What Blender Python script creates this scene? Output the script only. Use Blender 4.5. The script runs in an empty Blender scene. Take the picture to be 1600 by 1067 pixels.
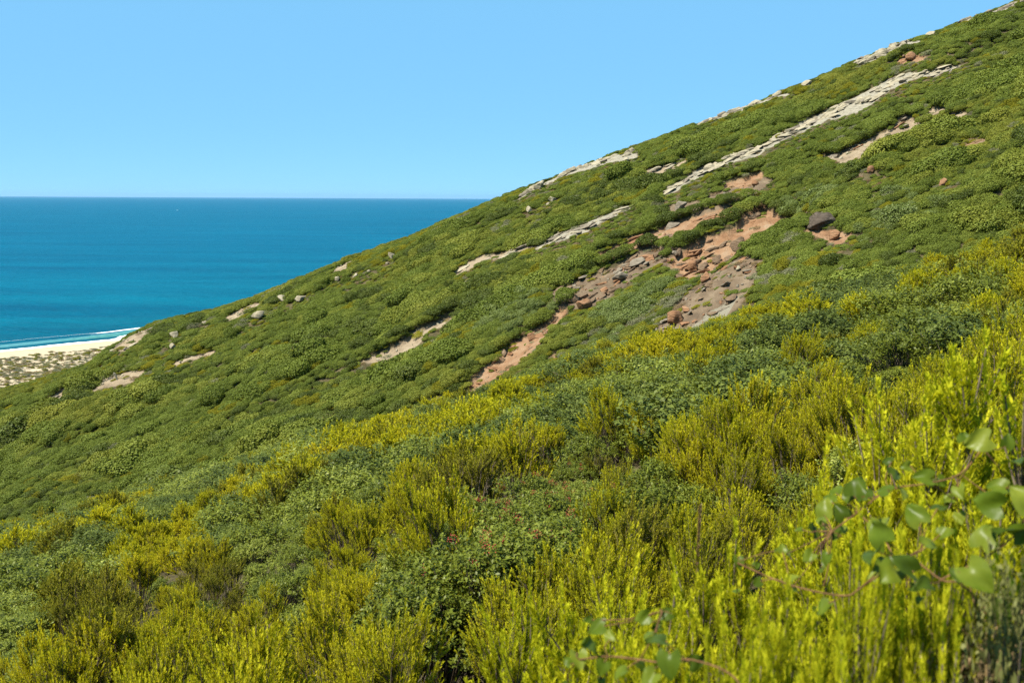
import bpy, math, random
import numpy as np
from mathutils import Matrix, Vector, Euler

# ------------------------------------------------------------------ camera, sky, sun, exposure
SC = bpy.context.scene
COL = SC.collection
F = 1600 * 35.0 / 36.0
PITCH = math.radians(8.18)
ROLL = math.radians(0.31)
_f = np.array([0, math.cos(PITCH), -math.sin(PITCH)])
_u0 = np.array([0, math.sin(PITCH), math.cos(PITCH)])
_r0 = np.array([1.0, 0, 0])
_r = _r0 * math.cos(ROLL) + _u0 * math.sin(ROLL)
_u = _u0 * math.cos(ROLL) - _r0 * math.sin(ROLL)
cam_d = bpy.data.cameras.new('camera')
cam = bpy.data.objects.new('camera', cam_d)
COL.objects.link(cam)
cam.matrix_world = Matrix(((_r[0], _u[0], -_f[0], 0), (_r[1], _u[1], -_f[1], 0), (_r[2], _u[2], -_f[2], 0), (0, 0, 0, 1)))
cam_d.lens = 35; cam_d.sensor_width = 36; cam_d.clip_start = 0.05; cam_d.clip_end = 400000
cam_d.dof.use_dof = True; cam_d.dof.focus_distance = 30.0; cam_d.dof.aperture_fstop = 7.5
SC.camera = cam

SUN_EL, SUN_AZ = math.radians(55), math.radians(-124)      # azimuth from +Y, negative = to the left
sun_dir = Vector((math.sin(SUN_AZ) * math.cos(SUN_EL), math.cos(SUN_AZ) * math.cos(SUN_EL), math.sin(SUN_EL)))
w = bpy.data.worlds.new('World'); SC.world = w; w.use_nodes = True
wn = w.node_tree; bg = wn.nodes['Background']
sky = wn.nodes.new('ShaderNodeTexSky'); sky.sky_type = 'NISHITA'; sky.sun_disc = False
sky.sun_elevation = SUN_EL; sky.sun_rotation = SUN_AZ
sky.altitude = 100; sky.air_density = 0.35; sky.dust_density = 0.0; sky.ozone_density = 6.0
hs = wn.nodes.new('ShaderNodeMix'); hs.data_type = 'RGBA'; hs.inputs[0].default_value = 0.82      # evens the sky out to the photograph's clear blue
wn.links.new(sky.outputs[0], hs.inputs[6]); hs.inputs[7].default_value = (1.02, 2.72, 4.25, 1); wn.links.new(hs.outputs[2], bg.inputs[0])
bg.inputs[1].default_value = 0.100
sl = bpy.data.lights.new('sun', 'SUN'); sl.energy = 4.85; sl.angle = math.radians(0.55); sl.color = (1.0, 0.94, 0.82)
so = bpy.data.objects.new('sun', sl); COL.objects.link(so)
so.rotation_euler = sun_dir.to_track_quat('Z', 'Y').to_euler()
SC.view_settings.view_transform = 'Standard'; SC.view_settings.look = 'None'
SC.view_settings.exposure = 1.27; SC.view_settings.gamma = 1.0; SC.view_settings.use_curve_mapping = False
cy = SC.cycles
cy.max_bounces = 7; cy.diffuse_bounces = 3; cy.glossy_bounces = 2; cy.transmission_bounces = 4; cy.transparent_max_bounces = 4
cy.use_denoising = True; cy.denoiser = 'OPENIMAGEDENOISE'; cy.denoising_input_passes = 'RGB_ALBEDO_NORMAL'; cy.denoising_prefilter = 'NONE'
cy.caustics_reflective = False; cy.caustics_refractive = False; cy.sample_clamp_indirect = 6

rng = np.random.default_rng(11)
random.seed(5)
SEA = -100.0

# ------------------------------------------------------------------ small maths helpers
def ray(px, py):
    px = np.asarray(px, float); py = np.asarray(py, float)
    return _r * ((px[..., None] - 800) / F) + _u * ((533.5 - py[..., None]) / F) + _f

def project(P):
    P = np.asarray(P, float)
    d = P @ _f
    return 800 + F * (P @ _r) / d, 533.5 - F * (P @ _u) / d

_tab = np.random.default_rng(3).random((256, 256))
def vn(x, y, s=0):
    x = np.asarray(x, float) + s * 17.31; y = np.asarray(y, float) + s * 9.77
    xi = np.floor(x).astype(int); yi = np.floor(y).astype(int)
    fx = x - xi; fy = y - yi
    fx = fx * fx * (3 - 2 * fx); fy = fy * fy * (3 - 2 * fy)
    a = _tab[xi & 255, yi & 255]; b = _tab[(xi + 1) & 255, yi & 255]
    c = _tab[xi & 255, (yi + 1) & 255]; d = _tab[(xi + 1) & 255, (yi + 1) & 255]
    return (a * (1 - fx) + b * fx) * (1 - fy) + (c * (1 - fx) + d * fx) * fy
def fbm(x, y, s=0, n=3):
    t = 0; a = 1; m = 0
    for i in range(n):
        t = t + a * vn(np.asarray(x) * 2**i, np.asarray(y) * 2**i, s + i); m += a; a *= .5
    return t / m
def sstep(a, b, x):
    t = np.clip((x - a) / (b - a), 0, 1); return t * t * (3 - 2 * t)

# ------------------------------------------------------------------ mesh helpers
def mesh_arrays(name, V, faces_flat, counts, mats, attrs=None, matidx=None, smooth=False):
    """fast mesh from numpy arrays. attrs: {name: per-face float array}"""
    me = bpy.data.meshes.new(name)
    V = np.asarray(V, np.float32); faces_flat = np.asarray(faces_flat, np.int32); counts = np.asarray(counts, np.int32)
    me.vertices.add(len(V)); me.vertices.foreach_set('co', V.ravel())
    me.loops.add(len(faces_flat)); me.loops.foreach_set('vertex_index', faces_flat)
    me.polygons.add(len(counts))
    st = np.concatenate([[0], np.cumsum(counts)[:-1]]).astype(np.int32)
    me.polygons.foreach_set('loop_start', st)
    me.update(calc_edges=True)
    if smooth:
        me.polygons.foreach_set('use_smooth', np.ones(len(counts), bool))
    if matidx is not None:
        me.polygons.foreach_set('material_index', np.asarray(matidx, np.int32))
    for m in (mats if isinstance(mats, (list, tuple)) else [mats]):
        me.materials.append(m)
    for k, v in (attrs or {}).items():
        a = me.attributes.new(k, 'FLOAT', 'FACE'); a.data.foreach_set('value', np.asarray(v, np.float32))
    me.validate(); me.update()
    return me

def link(name, me, parent=None, loc=None, rot=None, scl=None):
    o = bpy.data.objects.new(name, me); COL.objects.link(o)
    if parent is not None: o.parent = parent
    if loc is not None: o.location = loc
    if rot is not None: o.rotation_euler = rot
    if scl is not None: o.scale = scl
    return o

def tag(o, label=None, cat=None, group=None, kind=None):
    if label: o['label'] = label
    if cat: o['category'] = cat
    if group: o['group'] = group
    if kind: o['kind'] = kind
    return o

# ------------------------------------------------------------------ materials
class NT:
    def __init__(s, name):
        s.m = bpy.data.materials.new(name); s.m.use_nodes = True
        s.t = s.m.node_tree; s.t.nodes.clear()
        s.out = s.n('ShaderNodeOutputMaterial')
    def n(s, ty, **kw):
        nd = s.t.nodes.new(ty)
        for k, v in kw.items():
            if k.startswith('_'):
                setattr(nd, k[1:], v)
        return nd
    def l(s, a, b): s.t.links.new(a, b)
    def noise(s, vec, scale, detail=3, rough=.55):
        nd = s.n('ShaderNodeTexNoise'); nd.inputs['Scale'].default_value = scale
        nd.inputs['Detail'].default_value = detail; nd.inputs['Roughness'].default_value = rough
        if vec is not None: s.l(vec, nd.inputs['Vector'])
        return nd.outputs['Fac']
    def ramp(s, fac, stops):
        nd = s.n('ShaderNodeValToRGB'); cr = nd.color_ramp
        while len(cr.elements) < len(stops): cr.elements.new(0.5)
        for e, (p, c) in zip(cr.elements, stops):
            e.position = p; e.color = (*c, 1) if len(c) == 3 else c
        s.l(fac, nd.inputs[0]); return nd.outputs[0]
    def mix(s, fac, a, b, blend='MIX'):
        nd = s.n('ShaderNodeMix'); nd.data_type = 'RGBA'; nd.blend_type = blend
        for i, v in ((0, fac), (6, a), (7, b)):
            if isinstance(v, (int, float)): nd.inputs[i].default_value = v
            elif isinstance(v, tuple): nd.inputs[i].default_value = (*v, 1)
            else: s.l(v, nd.inputs[i])
        return nd.outputs[2]
    def math(s, op, a, b=0.0, c=None, clamp=False):
        nd = s.n('ShaderNodeMath'); nd.operation = op; nd.use_clamp = clamp
        for i, v in enumerate((a, b) if c is None else (a, b, c)):
            if isinstance(v, (int, float)): nd.inputs[i].default_value = v
            else: s.l(v, nd.inputs[i])
        return nd.outputs[0]
    def attr(s, name):
        nd = s.n('ShaderNodeAttribute'); nd.attribute_name = name; return nd
    def pos(s): return s.n('ShaderNodeNewGeometry').outputs['Position']
    def mapping(s, vec, scale=(1, 1, 1), rot=(0, 0, 0)):
        nd = s.n('ShaderNodeMapping'); nd.inputs['Scale'].default_value = scale; nd.inputs['Rotation'].default_value = rot
        s.l(vec, nd.inputs['Vector']); return nd.outputs[0]
    def principled(s, col, rough=.8, spec=.3, normal=None):
        p = s.n('ShaderNodeBsdfPrincipled')
        if isinstance(col, tuple): p.inputs['Base Color'].default_value = (*col, 1)
        else: s.l(col, p.inputs['Base Color'])
        if isinstance(rough, (int, float)): p.inputs['Roughness'].default_value = rough
        else: s.l(rough, p.inputs['Roughness'])
        p.inputs['Specular IOR Level'].default_value = spec
        if normal is not None: s.l(normal, p.inputs['Normal'])
        return p
    def bump(s, h, strength=.5, dist=.1):
        b = s.n('ShaderNodeBump'); b.inputs['Strength'].default_value = strength; b.inputs['Distance'].default_value = dist
        s.l(h, b.inputs['Height']); return b.outputs[0]

STRIKE = math.atan2(0.16, 0.987)

def leaf_material(name, stops, rough=.5, spec=.35, trans=.3, patch=None, patch_scale=.07, rnd=.35, tipcol=None):
    """stops: colour ramp over per-leaf tint; patch: second ramp mixed in by drifts of the plant over the slope"""
    t = NT(name)
    oi = t.n('ShaderNodeObjectInfo').outputs['Random']
    tint = t.attr('tint').outputs['Fac']
    f = t.math('ADD', t.math('MULTIPLY', tint, 1 - rnd), t.math('MULTIPLY', oi, rnd))
    col = t.ramp(f, stops)
    if patch:
        v = t.mapping(t.pos(), (.45, 1, 1), (0, 0, -STRIKE))
        nz = t.noise(v, patch_scale, 4, .6)
        k = t.math('MULTIPLY', t.math('SUBTRACT', t.math('ADD', nz, t.math('MULTIPLY', oi, .16)), .57), 5.0, clamp=True)
        col = t.mix(k, col, t.ramp(f, patch))
    if tipcol:
        h = t.attr('tip').outputs['Fac']
        col = t.mix(h, t.mix(.65, col, tipcol), col)
    p = t.principled(col, rough, spec)
    tr = t.n('ShaderNodeBsdfTranslucent')
    t.l(t.mix(1.0, col, (1.0, .95, .45), 'MULTIPLY'), tr.inputs[0])
    mx = t.n('ShaderNodeMixShader'); mx.inputs[0].default_value = trans
    t.l(p.outputs[0], mx.inputs[1]); t.l(tr.outputs[0], mx.inputs[2]); t.l(mx.outputs[0], t.out.inputs[0])
    return t.m

M = {}
M['green'] = leaf_material('green_leaf', [(0, (.050, .068, .009)), (.5, (.115, .146, .020)), (1, (.195, .23, .040))], rough=.6, spec=.12, trans=.25,
    patch=[(0, (.078, .084, .010)), (.5, (.160, .168, .020)), (1, (.24, .24, .04))])
M['dark'] = leaf_material('dark_leaf', [(0, (.030, .042, .007)), (.5, (.066, .086, .012)), (1, (.13, .15, .028))], rough=.5, spec=.12, trans=.2)
M['pale'] = leaf_material('pale_leaf', [(0, (.062, .082, .018)), (.5, (.120, .152, .034)), (1, (.20, .235, .065))], rough=.5, spec=.2, trans=.2)
M['mastic'] = leaf_material('mastic_leaf', [(0, (.048, .062, .006)), (.55, (.120, .142, .013)), (.85, (.21, .235, .035)), (1, (.36, .36, .10))], rough=.45, spec=.16, trans=.28)
M['heath'] = leaf_material('heath_needle', [(0, (.17, .175, .008)), (.5, (.37, .350, .012)), (1, (.54, .49, .02))], rough=.7, spec=.08, trans=.48,
    patch=[(0, (.22, .19, .010)), (.5, (.40, .345, .012)), (1, (.54, .46, .02))], patch_scale=.3, tipcol=(.17, .19, .010))
M['heath_lime'] = leaf_material('lime_heath_needle', [(0, (.20, .22, .008)), (.5, (.43, .435, .014)), (1, (.60, .56, .025))], rough=.7, spec=.08, trans=.5, tipcol=(.20, .24, .010))
M['heath_far'] = leaf_material('far_heath_needle', [(0, (.10, .10, .008)), (.5, (.175, .165, .012)), (1, (.27, .245, .02))], rough=.7, spec=.08, trans=.3)
M['heath_olive'] = leaf_material('olive_heath_needle', [(0, (.085, .085, .008)), (.5, (.165, .16, .012)), (1, (.28, .25, .02))], rough=.7, spec=.08, trans=.3)
M['grey_olive'] = leaf_material('dull_green_leaf', [(0, (.06, .06, .02)), (.5, (.12, .125, .035)), (1, (.22, .21, .08))], rough=.6, spec=.12, trans=.2)
M['grey'] = leaf_material('grey_leaf', [(0, (.085, .085, .045)), (.5, (.16, .16, .085)), (1, (.25, .245, .14))], rough=.75, spec=.1, trans=.12)
M['brown'] = leaf_material('dry_leaf', [(0, (.08, .05, .02)), (.5, (.18, .125, .06)), (1, (.32, .25, .13))], rough=.8, spec=.08, trans=.15)
M['berry'] = leaf_material('berry', [(0, (.12, .012, .010)), (.6, (.24, .03, .02)), (1, (.34, .09, .03))], rough=.5, spec=.3, trans=.02)
M['vine_leaf'] = None

def bark(name, a, b):
    t = NT(name); nz = t.noise(t.n('ShaderNodeTexCoord').outputs['Object'], 40, 3)
    t.l(t.principled(t.ramp(nz, [(.3, a), (.7, b)]), .9, .1).outputs[0], t.out.inputs[0]); return t.m
M['wood'] = bark('heath_wood', (.05, .036, .024), (.17, .135, .10))
M['twig'] = bark('dry_twig', (.09, .07, .05), (.24, .20, .16))
M['stem'] = bark('vine_stem', (.07, .035, .015), (.17, .09, .04))

# ------------------------------------------------------------------ the lie of the land
CREST_PX = [(-200, 700), (-100, 655), (0, 604), (60, 590), (100, 577), (140, 562), (168, 551), (185, 536), (205, 519), (230, 505), (260, 494), (330, 480), (400, 459), (480, 427),
            (560, 392), (640, 366), (720, 331), (800, 297), (850, 278), (900, 258), (1000, 222), (1100, 186), (1200, 149),
            (1300, 109), (1340, 90), (1400, 66), (1450, 51), (1500, 31), (1560, 9), (1600, -8), (1800, -85)]
YC = 148.0
_c = np.array(CREST_PX, float); _cr = ray(_c[:, 0], _c[:, 1]); _cr = _cr * (YC / _cr[:, 1:2])
CX, CZ = _cr[:, 0], _cr[:, 2] - 0.55
CX = np.concatenate([[CX[0] - 300], CX, [CX[-1] + 400]]); CZ = np.concatenate([[CZ[0] - 150], CZ, [CZ[-1] + 140]])
_gx = np.linspace(CX[0], CX[-1], 2400); _gz = np.interp(_gx, CX, CZ)
_k = np.exp(-np.linspace(-2, 2, 13)**2); _k /= _k.sum()
_gz = np.convolve(np.pad(_gz, 6, 'edge'), _k, 'valid')

def z_far(x, y):
    d = YC - y
    s = np.sqrt(d * d + 49)
    zc = np.interp(x, _gx, _gz)
    z = zc + 2.55 - 0.35 * (s + d) / 2 - 0.45 * (s - d) / 2
    # the green spur in front of the eroded gully, right of the middle
    u = (x - 14) * .857 + (y - 93) * .515           # along the gully edge
    v = (x - 14) * .515 - (y - 93) * .857           # towards the camera
    on = sstep(-9, 5, u) * (1 - sstep(22, 50, u))
    z = z + on * (2.6 * sstep(-1.5, 5.0, v) * (1 - .5 * sstep(12, 35, v)) - 0.9 * np.exp(-((v + 3.2) / 3.0)**2))
    a = x * .987 + y * .16; b = y * .987 - x * .16
    z = z + ((fbm(a / 22, b / 9, 5) - .5) * 1.8 + (fbm(a / 8, b / 3.6, 6, 2) - .5) * 1.7 * (1 - .8 * np.exp(-((x - 24) / 20)**2 - ((y - 112) / 18)**2))) * sstep(0, 14, np.abs(d))
    return z
def z_near(x, y):
    yy = np.maximum(y, 0)
    z = -2.15 + .30 * x - .116 * y - .00081 * yy * yy
    return z + (fbm(x / 7, y / 7, 9) - .5) * .45 * sstep(2, 12, np.hypot(x, y))
def z_base(x, y):
    a = z_near(x, y); b = z_far(x, y); k = 2.5
    h = np.clip(.5 + .5 * (b - a) / k, 0, 1)
    return a * (1 - h) + b * h + k * h * (1 - h)

def hit(fn, px, py, t0, t1, n=1500, lift=0.0):
    """first point at which the line of sight meets a surface"""
    d = ray(np.array([px]), np.array([py]))[0]; d = d / d[1]
    t = np.linspace(t0, t1, n); P = d[None] * t[:, None]
    below = P[:, 2] < fn(P[:, 0], P[:, 1]) + lift
    i = np.argmax(below) if below.any() else int(np.argmin(P[:, 2] - fn(P[:, 0], P[:, 1])))
    return P[i]
def far_at(px, py): return hit(z_far, px, py, 72, 185)

# bare strips: soil and rock showing between the shrubs. (px, py, thickness px) along each strip
STRIPS = [
    ('pale', .5, [(1038, 301, 8), (1100, 268, 15), (1140, 250, 10), (1180, 235, 14), (1250, 200, 16), (1290, 180, 12), (1330, 160, 17), (1400, 127, 22), (1440, 118, 12), (1480, 108, 11), (1502, 102, 4)]),
    ('pale', .35, [(840, 386, 8), (900, 359, 11), (950, 339, 10), (992, 321, 6)]),
    ('tan', .4, [(712, 432, 6), (750, 413, 15), (785, 400, 13), (832, 383, 6)]),
    ('tan', 1.2, [(566, 562, 5), (615, 541, 17), (660, 517, 20), (718, 486, 11)]),
    ('red', .7, [(606, 674, 12), (636, 655, 32), (690, 630, 18), (740, 602, 28), (800, 556, 38), (850, 522, 30), (884, 488, 14)]),
    ('red', .9, [(920, 405, 12), (990, 379, 24), (1060, 357, 28), (1110, 337, 17), (1170, 318, 8)]),
    ('brown', .4, [(1045, 332, 22), (1100, 321, 24), (1170, 292, 28), (1205, 280, 14)]),
    ('brown', .7, [(865, 462, 34), (920, 450, 54), (970, 425, 42), (1015, 400, 28), (1085, 396, 30)]),
    ('red', 1.2, [(1050, 415, 34), (1110, 402, 60), (1160, 382, 74), (1205, 353, 50), (1262, 331, 22)]),
    ('brown', .4, [(1028, 515, 20), (1060, 500, 52), (1100, 462, 64), (1140, 430, 54), (1185, 405, 18)]),
    ('path', .1, [(1050, 545, 4), (1088, 518, 26), (1128, 492, 26), (1152, 468, 5)]),
    ('red', .5, [(866, 556, 12), (890, 580, 22), (918, 598, 14)]),
    ('red', .9, [(1128, 292, 9), (1160, 282, 17), (1194, 268, 9)]),
    ('tan', .7, [(1278, 247, 12), (1320, 243, 24), (1370, 228, 24), (1430, 198, 28), (1480, 183, 14), (1508, 176, 6)]),
    ('brown', .4, [(1305, 270, 18), (1350, 281, 24), (1385, 279, 10)]),
    ('red', .5, [(1264, 362, 16), (1298, 370, 30), (1325, 364, 10)]),
    ('pale', .3, [(812, 309, 6), (870, 279, 10), (930, 256, 14), (992, 239, 11)]),
    ('tan', .4, [(1000, 278, 6), (1030, 268, 11), (1078, 247, 7)]),
    ('pale', .2, [(1095, 195, 6), (1140, 178, 9), (1200, 156, 9), (1232, 148, 5)]),
    ('pale', .2, [(1335, 102, 7), (1395, 80, 13), (1432, 66, 8)]),
    ('red', .6, [(1404, 98, 8), (1420, 92, 16), (1440, 86, 8)]),
    ('pale', .2, [(1500, 38, 5), (1550, 22, 8), (1592, 6, 8)]),
    ('tan', .6, [(58, 640, 8), (100, 621, 16), (135, 602, 12)]),
    ('tan', .4, [(148, 598, 6), (190, 587, 14), (224, 588, 8)]),
    ('tan', .2, [(178, 545, 10), (215, 528, 22), (246, 516, 8)]),
    ('tan', .4, [(450, 548, 8), (468, 542, 14), (486, 536, 6)]),
    ('red', .4, [(500, 650, 6), (518, 646, 12), (536, 640, 5)]),
    ('tan', .3, [(350, 496, 6), (380, 487, 14), (415, 470, 6)]),
    ('tan', .3, [(520, 425, 6), (545, 414, 10), (575, 395, 5)]),
    ('tan', .3, [(270, 568, 4), (310, 560, 9), (340, 552, 4)]),
    ('red', .4, [(1500, 226, 4), (1524, 222, 10), (1540, 218, 4)]),
    ('tan', .4, [(1420, 190, 5), (1460, 178, 9), (1500, 160, 4)]),
]
KIND = {'pale': 0, 'red': 1, 'brown': 2, 'tan': 3, 'path': 4}
SP = []
for kind, cut, nodes in STRIPS:
    pts = []
    for px, py, th in nodes:
        lo = far_at(px, py + th / 2); hi = far_at(px, py - th / 2); c = far_at(px, py)
        pts.append((c[0], c[1], min(max((hi[1] - lo[1]) / 2, .25), 5.0)))
    pts.sort()
    a = np.array(pts)
    SP.append((KIND[kind], cut, a[:, 0], a[:, 1], a[:, 2]))

def strips(x, y, pad=0.0, lowpad=0.0):
    """cut depth and bare-soil weights at points; pad / lowpad widen a strip (in metres)"""
    x = np.asarray(x, float); y = np.asarray(y, float)
    cut = np.zeros(x.shape); W = np.zeros((5,) + x.shape); low = np.zeros(x.shape)
    wob = (fbm(x / 1.7, y / 1.7, 21) - .5) * 1.3
    wob2 = (fbm(x / 4.5, y / 4.5, 23, 2) - .5) * 1.5
    for k, dep, xs, ys, hw in SP:
        m = (x > xs[0] - 1 - pad) & (x < xs[-1] + 1 + pad)
        if not m.any(): continue
        xm = x[m]; c = np.interp(xm, xs, ys); h = np.interp(xm, xs, hw)
        end = np.minimum(sstep(xs[0] - 1 - pad, xs[0] + .8, xm), 1 - sstep(xs[-1] - .8, xs[-1] + 1 + pad, xm))
        v = y[m] - c + wob[m] * 1.2 + wob2[m] * np.minimum(h, 1.6)
        inside = sstep(-h - .5 - pad - lowpad, -h + .3 - pad - lowpad, v) * (1 - sstep(h - .1 + pad, h + .25 + pad, v)) * end
        W[k][m] = np.maximum(W[k][m], inside)
        tt = np.clip((v + h) / (2 * h), 0, 1)
        cut[m] = np.maximum(cut[m], dep * inside * (.15 + .85 * tt))
    return cut, W

def ground(x, y):
    z = z_base(x, y); cut, W = strips(x, y)
    b = y * .987 - x * .16 + (fbm(x / 3, y / 3, 33) - .5) * 1.2
    rough = ((fbm(x / .9, y / .9, 31) - .5) * .45 + (b / 1.3 % 1.0) * .32 * (1 - W[4])) * W.max(0)
    return z - cut + rough

# ------------------------------------------------------------------ hillside mesh
def build_hillside():
    NA = 860
    ang = np.radians(np.linspace(-44, 44, NA))
    r = np.concatenate([np.geomspace(.25, 62, 110), np.linspace(62.8, 82, 26), np.linspace(82.4, 178, 250), np.geomspace(180, 420, 46)])
    A, R = np.meshgrid(ang, r)
    Xg = np.tan(A) * R * .999; Yg = R.copy()
    # the sheet is laid out by depth (y) and sideways direction, plus the ground behind the camera
    back_y = np.array([-40, -20, -10, -5, -2.5, -1, -.2])
    Xb = np.linspace(-1, 1, NA)[None] * (np.tan(ang[-1]) * .25 + 60 * np.linspace(1, 0, len(back_y))[:, None]**1.0)
    Yb = np.repeat(back_y[:, None], NA, 1)
    Xg = np.concatenate([Xb, Xg]); Yg = np.concatenate([Yb, Yg])
    x = Xg.ravel(); y = Yg.ravel()
    z = np.maximum(ground(x, y), SEA - 6)
    _, W = strips(x, y)
    nr = Xg.shape[0]
    i = np.arange(nr - 1)[:, None] * NA + np.arange(NA - 1)[None]
    q = np.stack([i, i + 1, i + 1 + NA, i + NA], -1).reshape(-1, 4)
    V = np.stack([x, y, z], 1)
    t = NT('hillside_soil')
    pos = t.pos()
    n1 = t.noise(pos, .6, 6, .65); n2 = t.noise(pos, 4.5, 4, .6); n3 = t.noise(t.mapping(pos, (.25, 1, 3.0), (0, 0, -STRIKE)), 3.2, 4, .6)
    def ramp2(stops, f): return t.ramp(f, stops)
    litter = ramp2([(.3, (.040, .034, .016)), (.55, (.075, .062, .030)), (.75, (.12, .095, .05))], n1)
    cols = [ramp2([(.25, (.10, .09, .066)), (.45, (.21, .19, .145)), (.75, (.29, .265, .205))], n3),
            ramp2([(.25, (.12, .066, .036)), (.42, (.19, .105, .056)), (.58, (.23, .145, .085)), (.75, (.25, .185, .125))], n1),
            ramp2([(.25, (.070, .050, .034)), (.5, (.125, .090, .058)), (.75, (.19, .145, .095))], n1),
            ramp2([(.25, (.13, .095, .062)), (.5, (.22, .170, .112)), (.75, (.28, .225, .155))], n1),
            ramp2([(.25, (.15, .135, .095)), (.5, (.175, .158, .118)), (.75, (.21, .19, .145))], n1)]
    c = litter
    fine = t.math('SUBTRACT', t.math('MULTIPLY', n2, .7), .35)
    for j in (2, 3, 1, 0, 4):
        a = t.attr('bare_%d' % j).outputs['Fac']
        k = t.math('MULTIPLY', t.math('SUBTRACT', t.math('ADD', a, fine), .3), 3.0, clamp=True)
        c = t.mix(k, c, cols[j])
    c = t.mix(t.math('MULTIPLY', t.math('SUBTRACT', n2, .58), 4.0, clamp=True), c, t.mix(.55, c, (.10, .085, .05)))
    t.l(t.principled(c, .95, .1, t.bump(t.math('ADD', n2, n3), .9, .18)).outputs[0], t.out.inputs[0])
    me = mesh_arrays('hillside', V, q.ravel(), np.full(len(q), 4), t.m, smooth=True)
    for j in range(5):
        a = me.attributes.new('bare_%d' % j, 'FLOAT', 'POINT'); a.data.foreach_set('value', W[j].astype(np.float32))
    tag(link('hillside', me), kind='structure', label='scrub covered hillside sloping down to the left with bare soil scars')
build_hillside()

# ------------------------------------------------------------------ sea, beach, surf, boat
sh = [ray(np.array([px]), np.array([py]))[0] for px, py in ((0, 549), (200, 529))]
sh = [d * (SEA / d[2]) for d in sh]
S0 = sh[0]; SD = (sh[1] - sh[0]); SLEN = np.hypot(SD[0], SD[1]); SD = SD / SLEN
SN = np.array([SD[1], -SD[0], 0.0])          # inland (towards the camera side)
if SN @ (np.array([0, 0, 0]) - S0) < 0: SN = -SN
def shore(s, d, z=0.0):
    s = np.asarray(s, float); d = np.asarray(d, float)
    return np.stack([S0[0] + SD[0] * s + SN[0] * d, S0[1] + SD[1] * s + SN[1] * d, SEA + np.zeros(s.shape) + z], -1)
def shore_curve(s): return (fbm(s / 45, s * 0 + .5, 61) - .5) * 9

def grid_mesh(name, P, mat, smooth=True):
    nr, nc = P.shape[:2]
    i = np.arange(nr - 1)[:, None] * nc + np.arange(nc - 1)[None]
    q = np.stack([i, i + 1, i + 1 + nc, i + nc], -1).reshape(-1, 4)
    return mesh_arrays(name, P.reshape(-1, 3), q.ravel(), np.full(len(q), 4), mat, smooth=smooth)

def build_sea():
    t = NT('sea_water'); pos = t.pos()
    dot = t.n('ShaderNodeVectorMath'); dot.operation = 'DOT_PRODUCT'
    sub = t.n('ShaderNodeVectorMath'); sub.operation = 'SUBTRACT'; t.l(pos, sub.inputs[0]); sub.inputs[1].default_value = tuple(S0)
    t.l(sub.outputs[0], dot.inputs[0]); dot.inputs[1].default_value = tuple(-SN)
    off = t.math('ADD', dot.outputs['Value'], t.math('MULTIPLY', t.noise(pos, .012, 3), 40.0))
    col = t.ramp(t.math('DIVIDE', off, 1500.0, clamp=True), [(.0, (.030, .125, .125)), (.03, (.004, .100, .135)), (.12, (.001, .094, .148)), (.5, (.0005, .092, .156)), (1, (.0005, .092, .160))])
    streak = t.noise(t.mapping(pos, (.18, 1, 1), (0, 0, .15)), .010, 5, .6)
    col = t.mix(t.math('MULTIPLY', t.math('SUBTRACT', streak, .36), 3.2, clamp=True), col, t.mix(.55, col, (.0, .036, .085)))
    chop = t.noise(t.mapping(pos, (.35, 1, 1), (0, 0, .2)), .055, 5, .65)
    swell = t.noise(t.mapping(pos, (.3, 1, 1), (0, 0, .2)), .018, 3, .5)
    h = t.math('ADD', t.math('MULTIPLY', chop, 7.0), t.math('MULTIPLY', swell, 5.0))
    p = t.principled(col, .3, .5, t.bump(h, 1.0, 1.8)); p.inputs['IOR'].default_value = 1.018
    t.l(p.outputs[0], t.out.inputs[0])
    r = np.concatenate([[0], np.geomspace(50, 118000, 60)]); a = np.linspace(0, 2 * math.pi, 181)
    R, A = np.meshgrid(r, a, indexing='ij')
    P = np.stack([R * np.cos(A), R * np.sin(A), np.full(R.shape, SEA)], -1)
    o = link('sea', grid_mesh('sea', P, t.m)); tag(o, kind='structure', label='calm blue sea reaching to the horizon')
build_sea()

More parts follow.
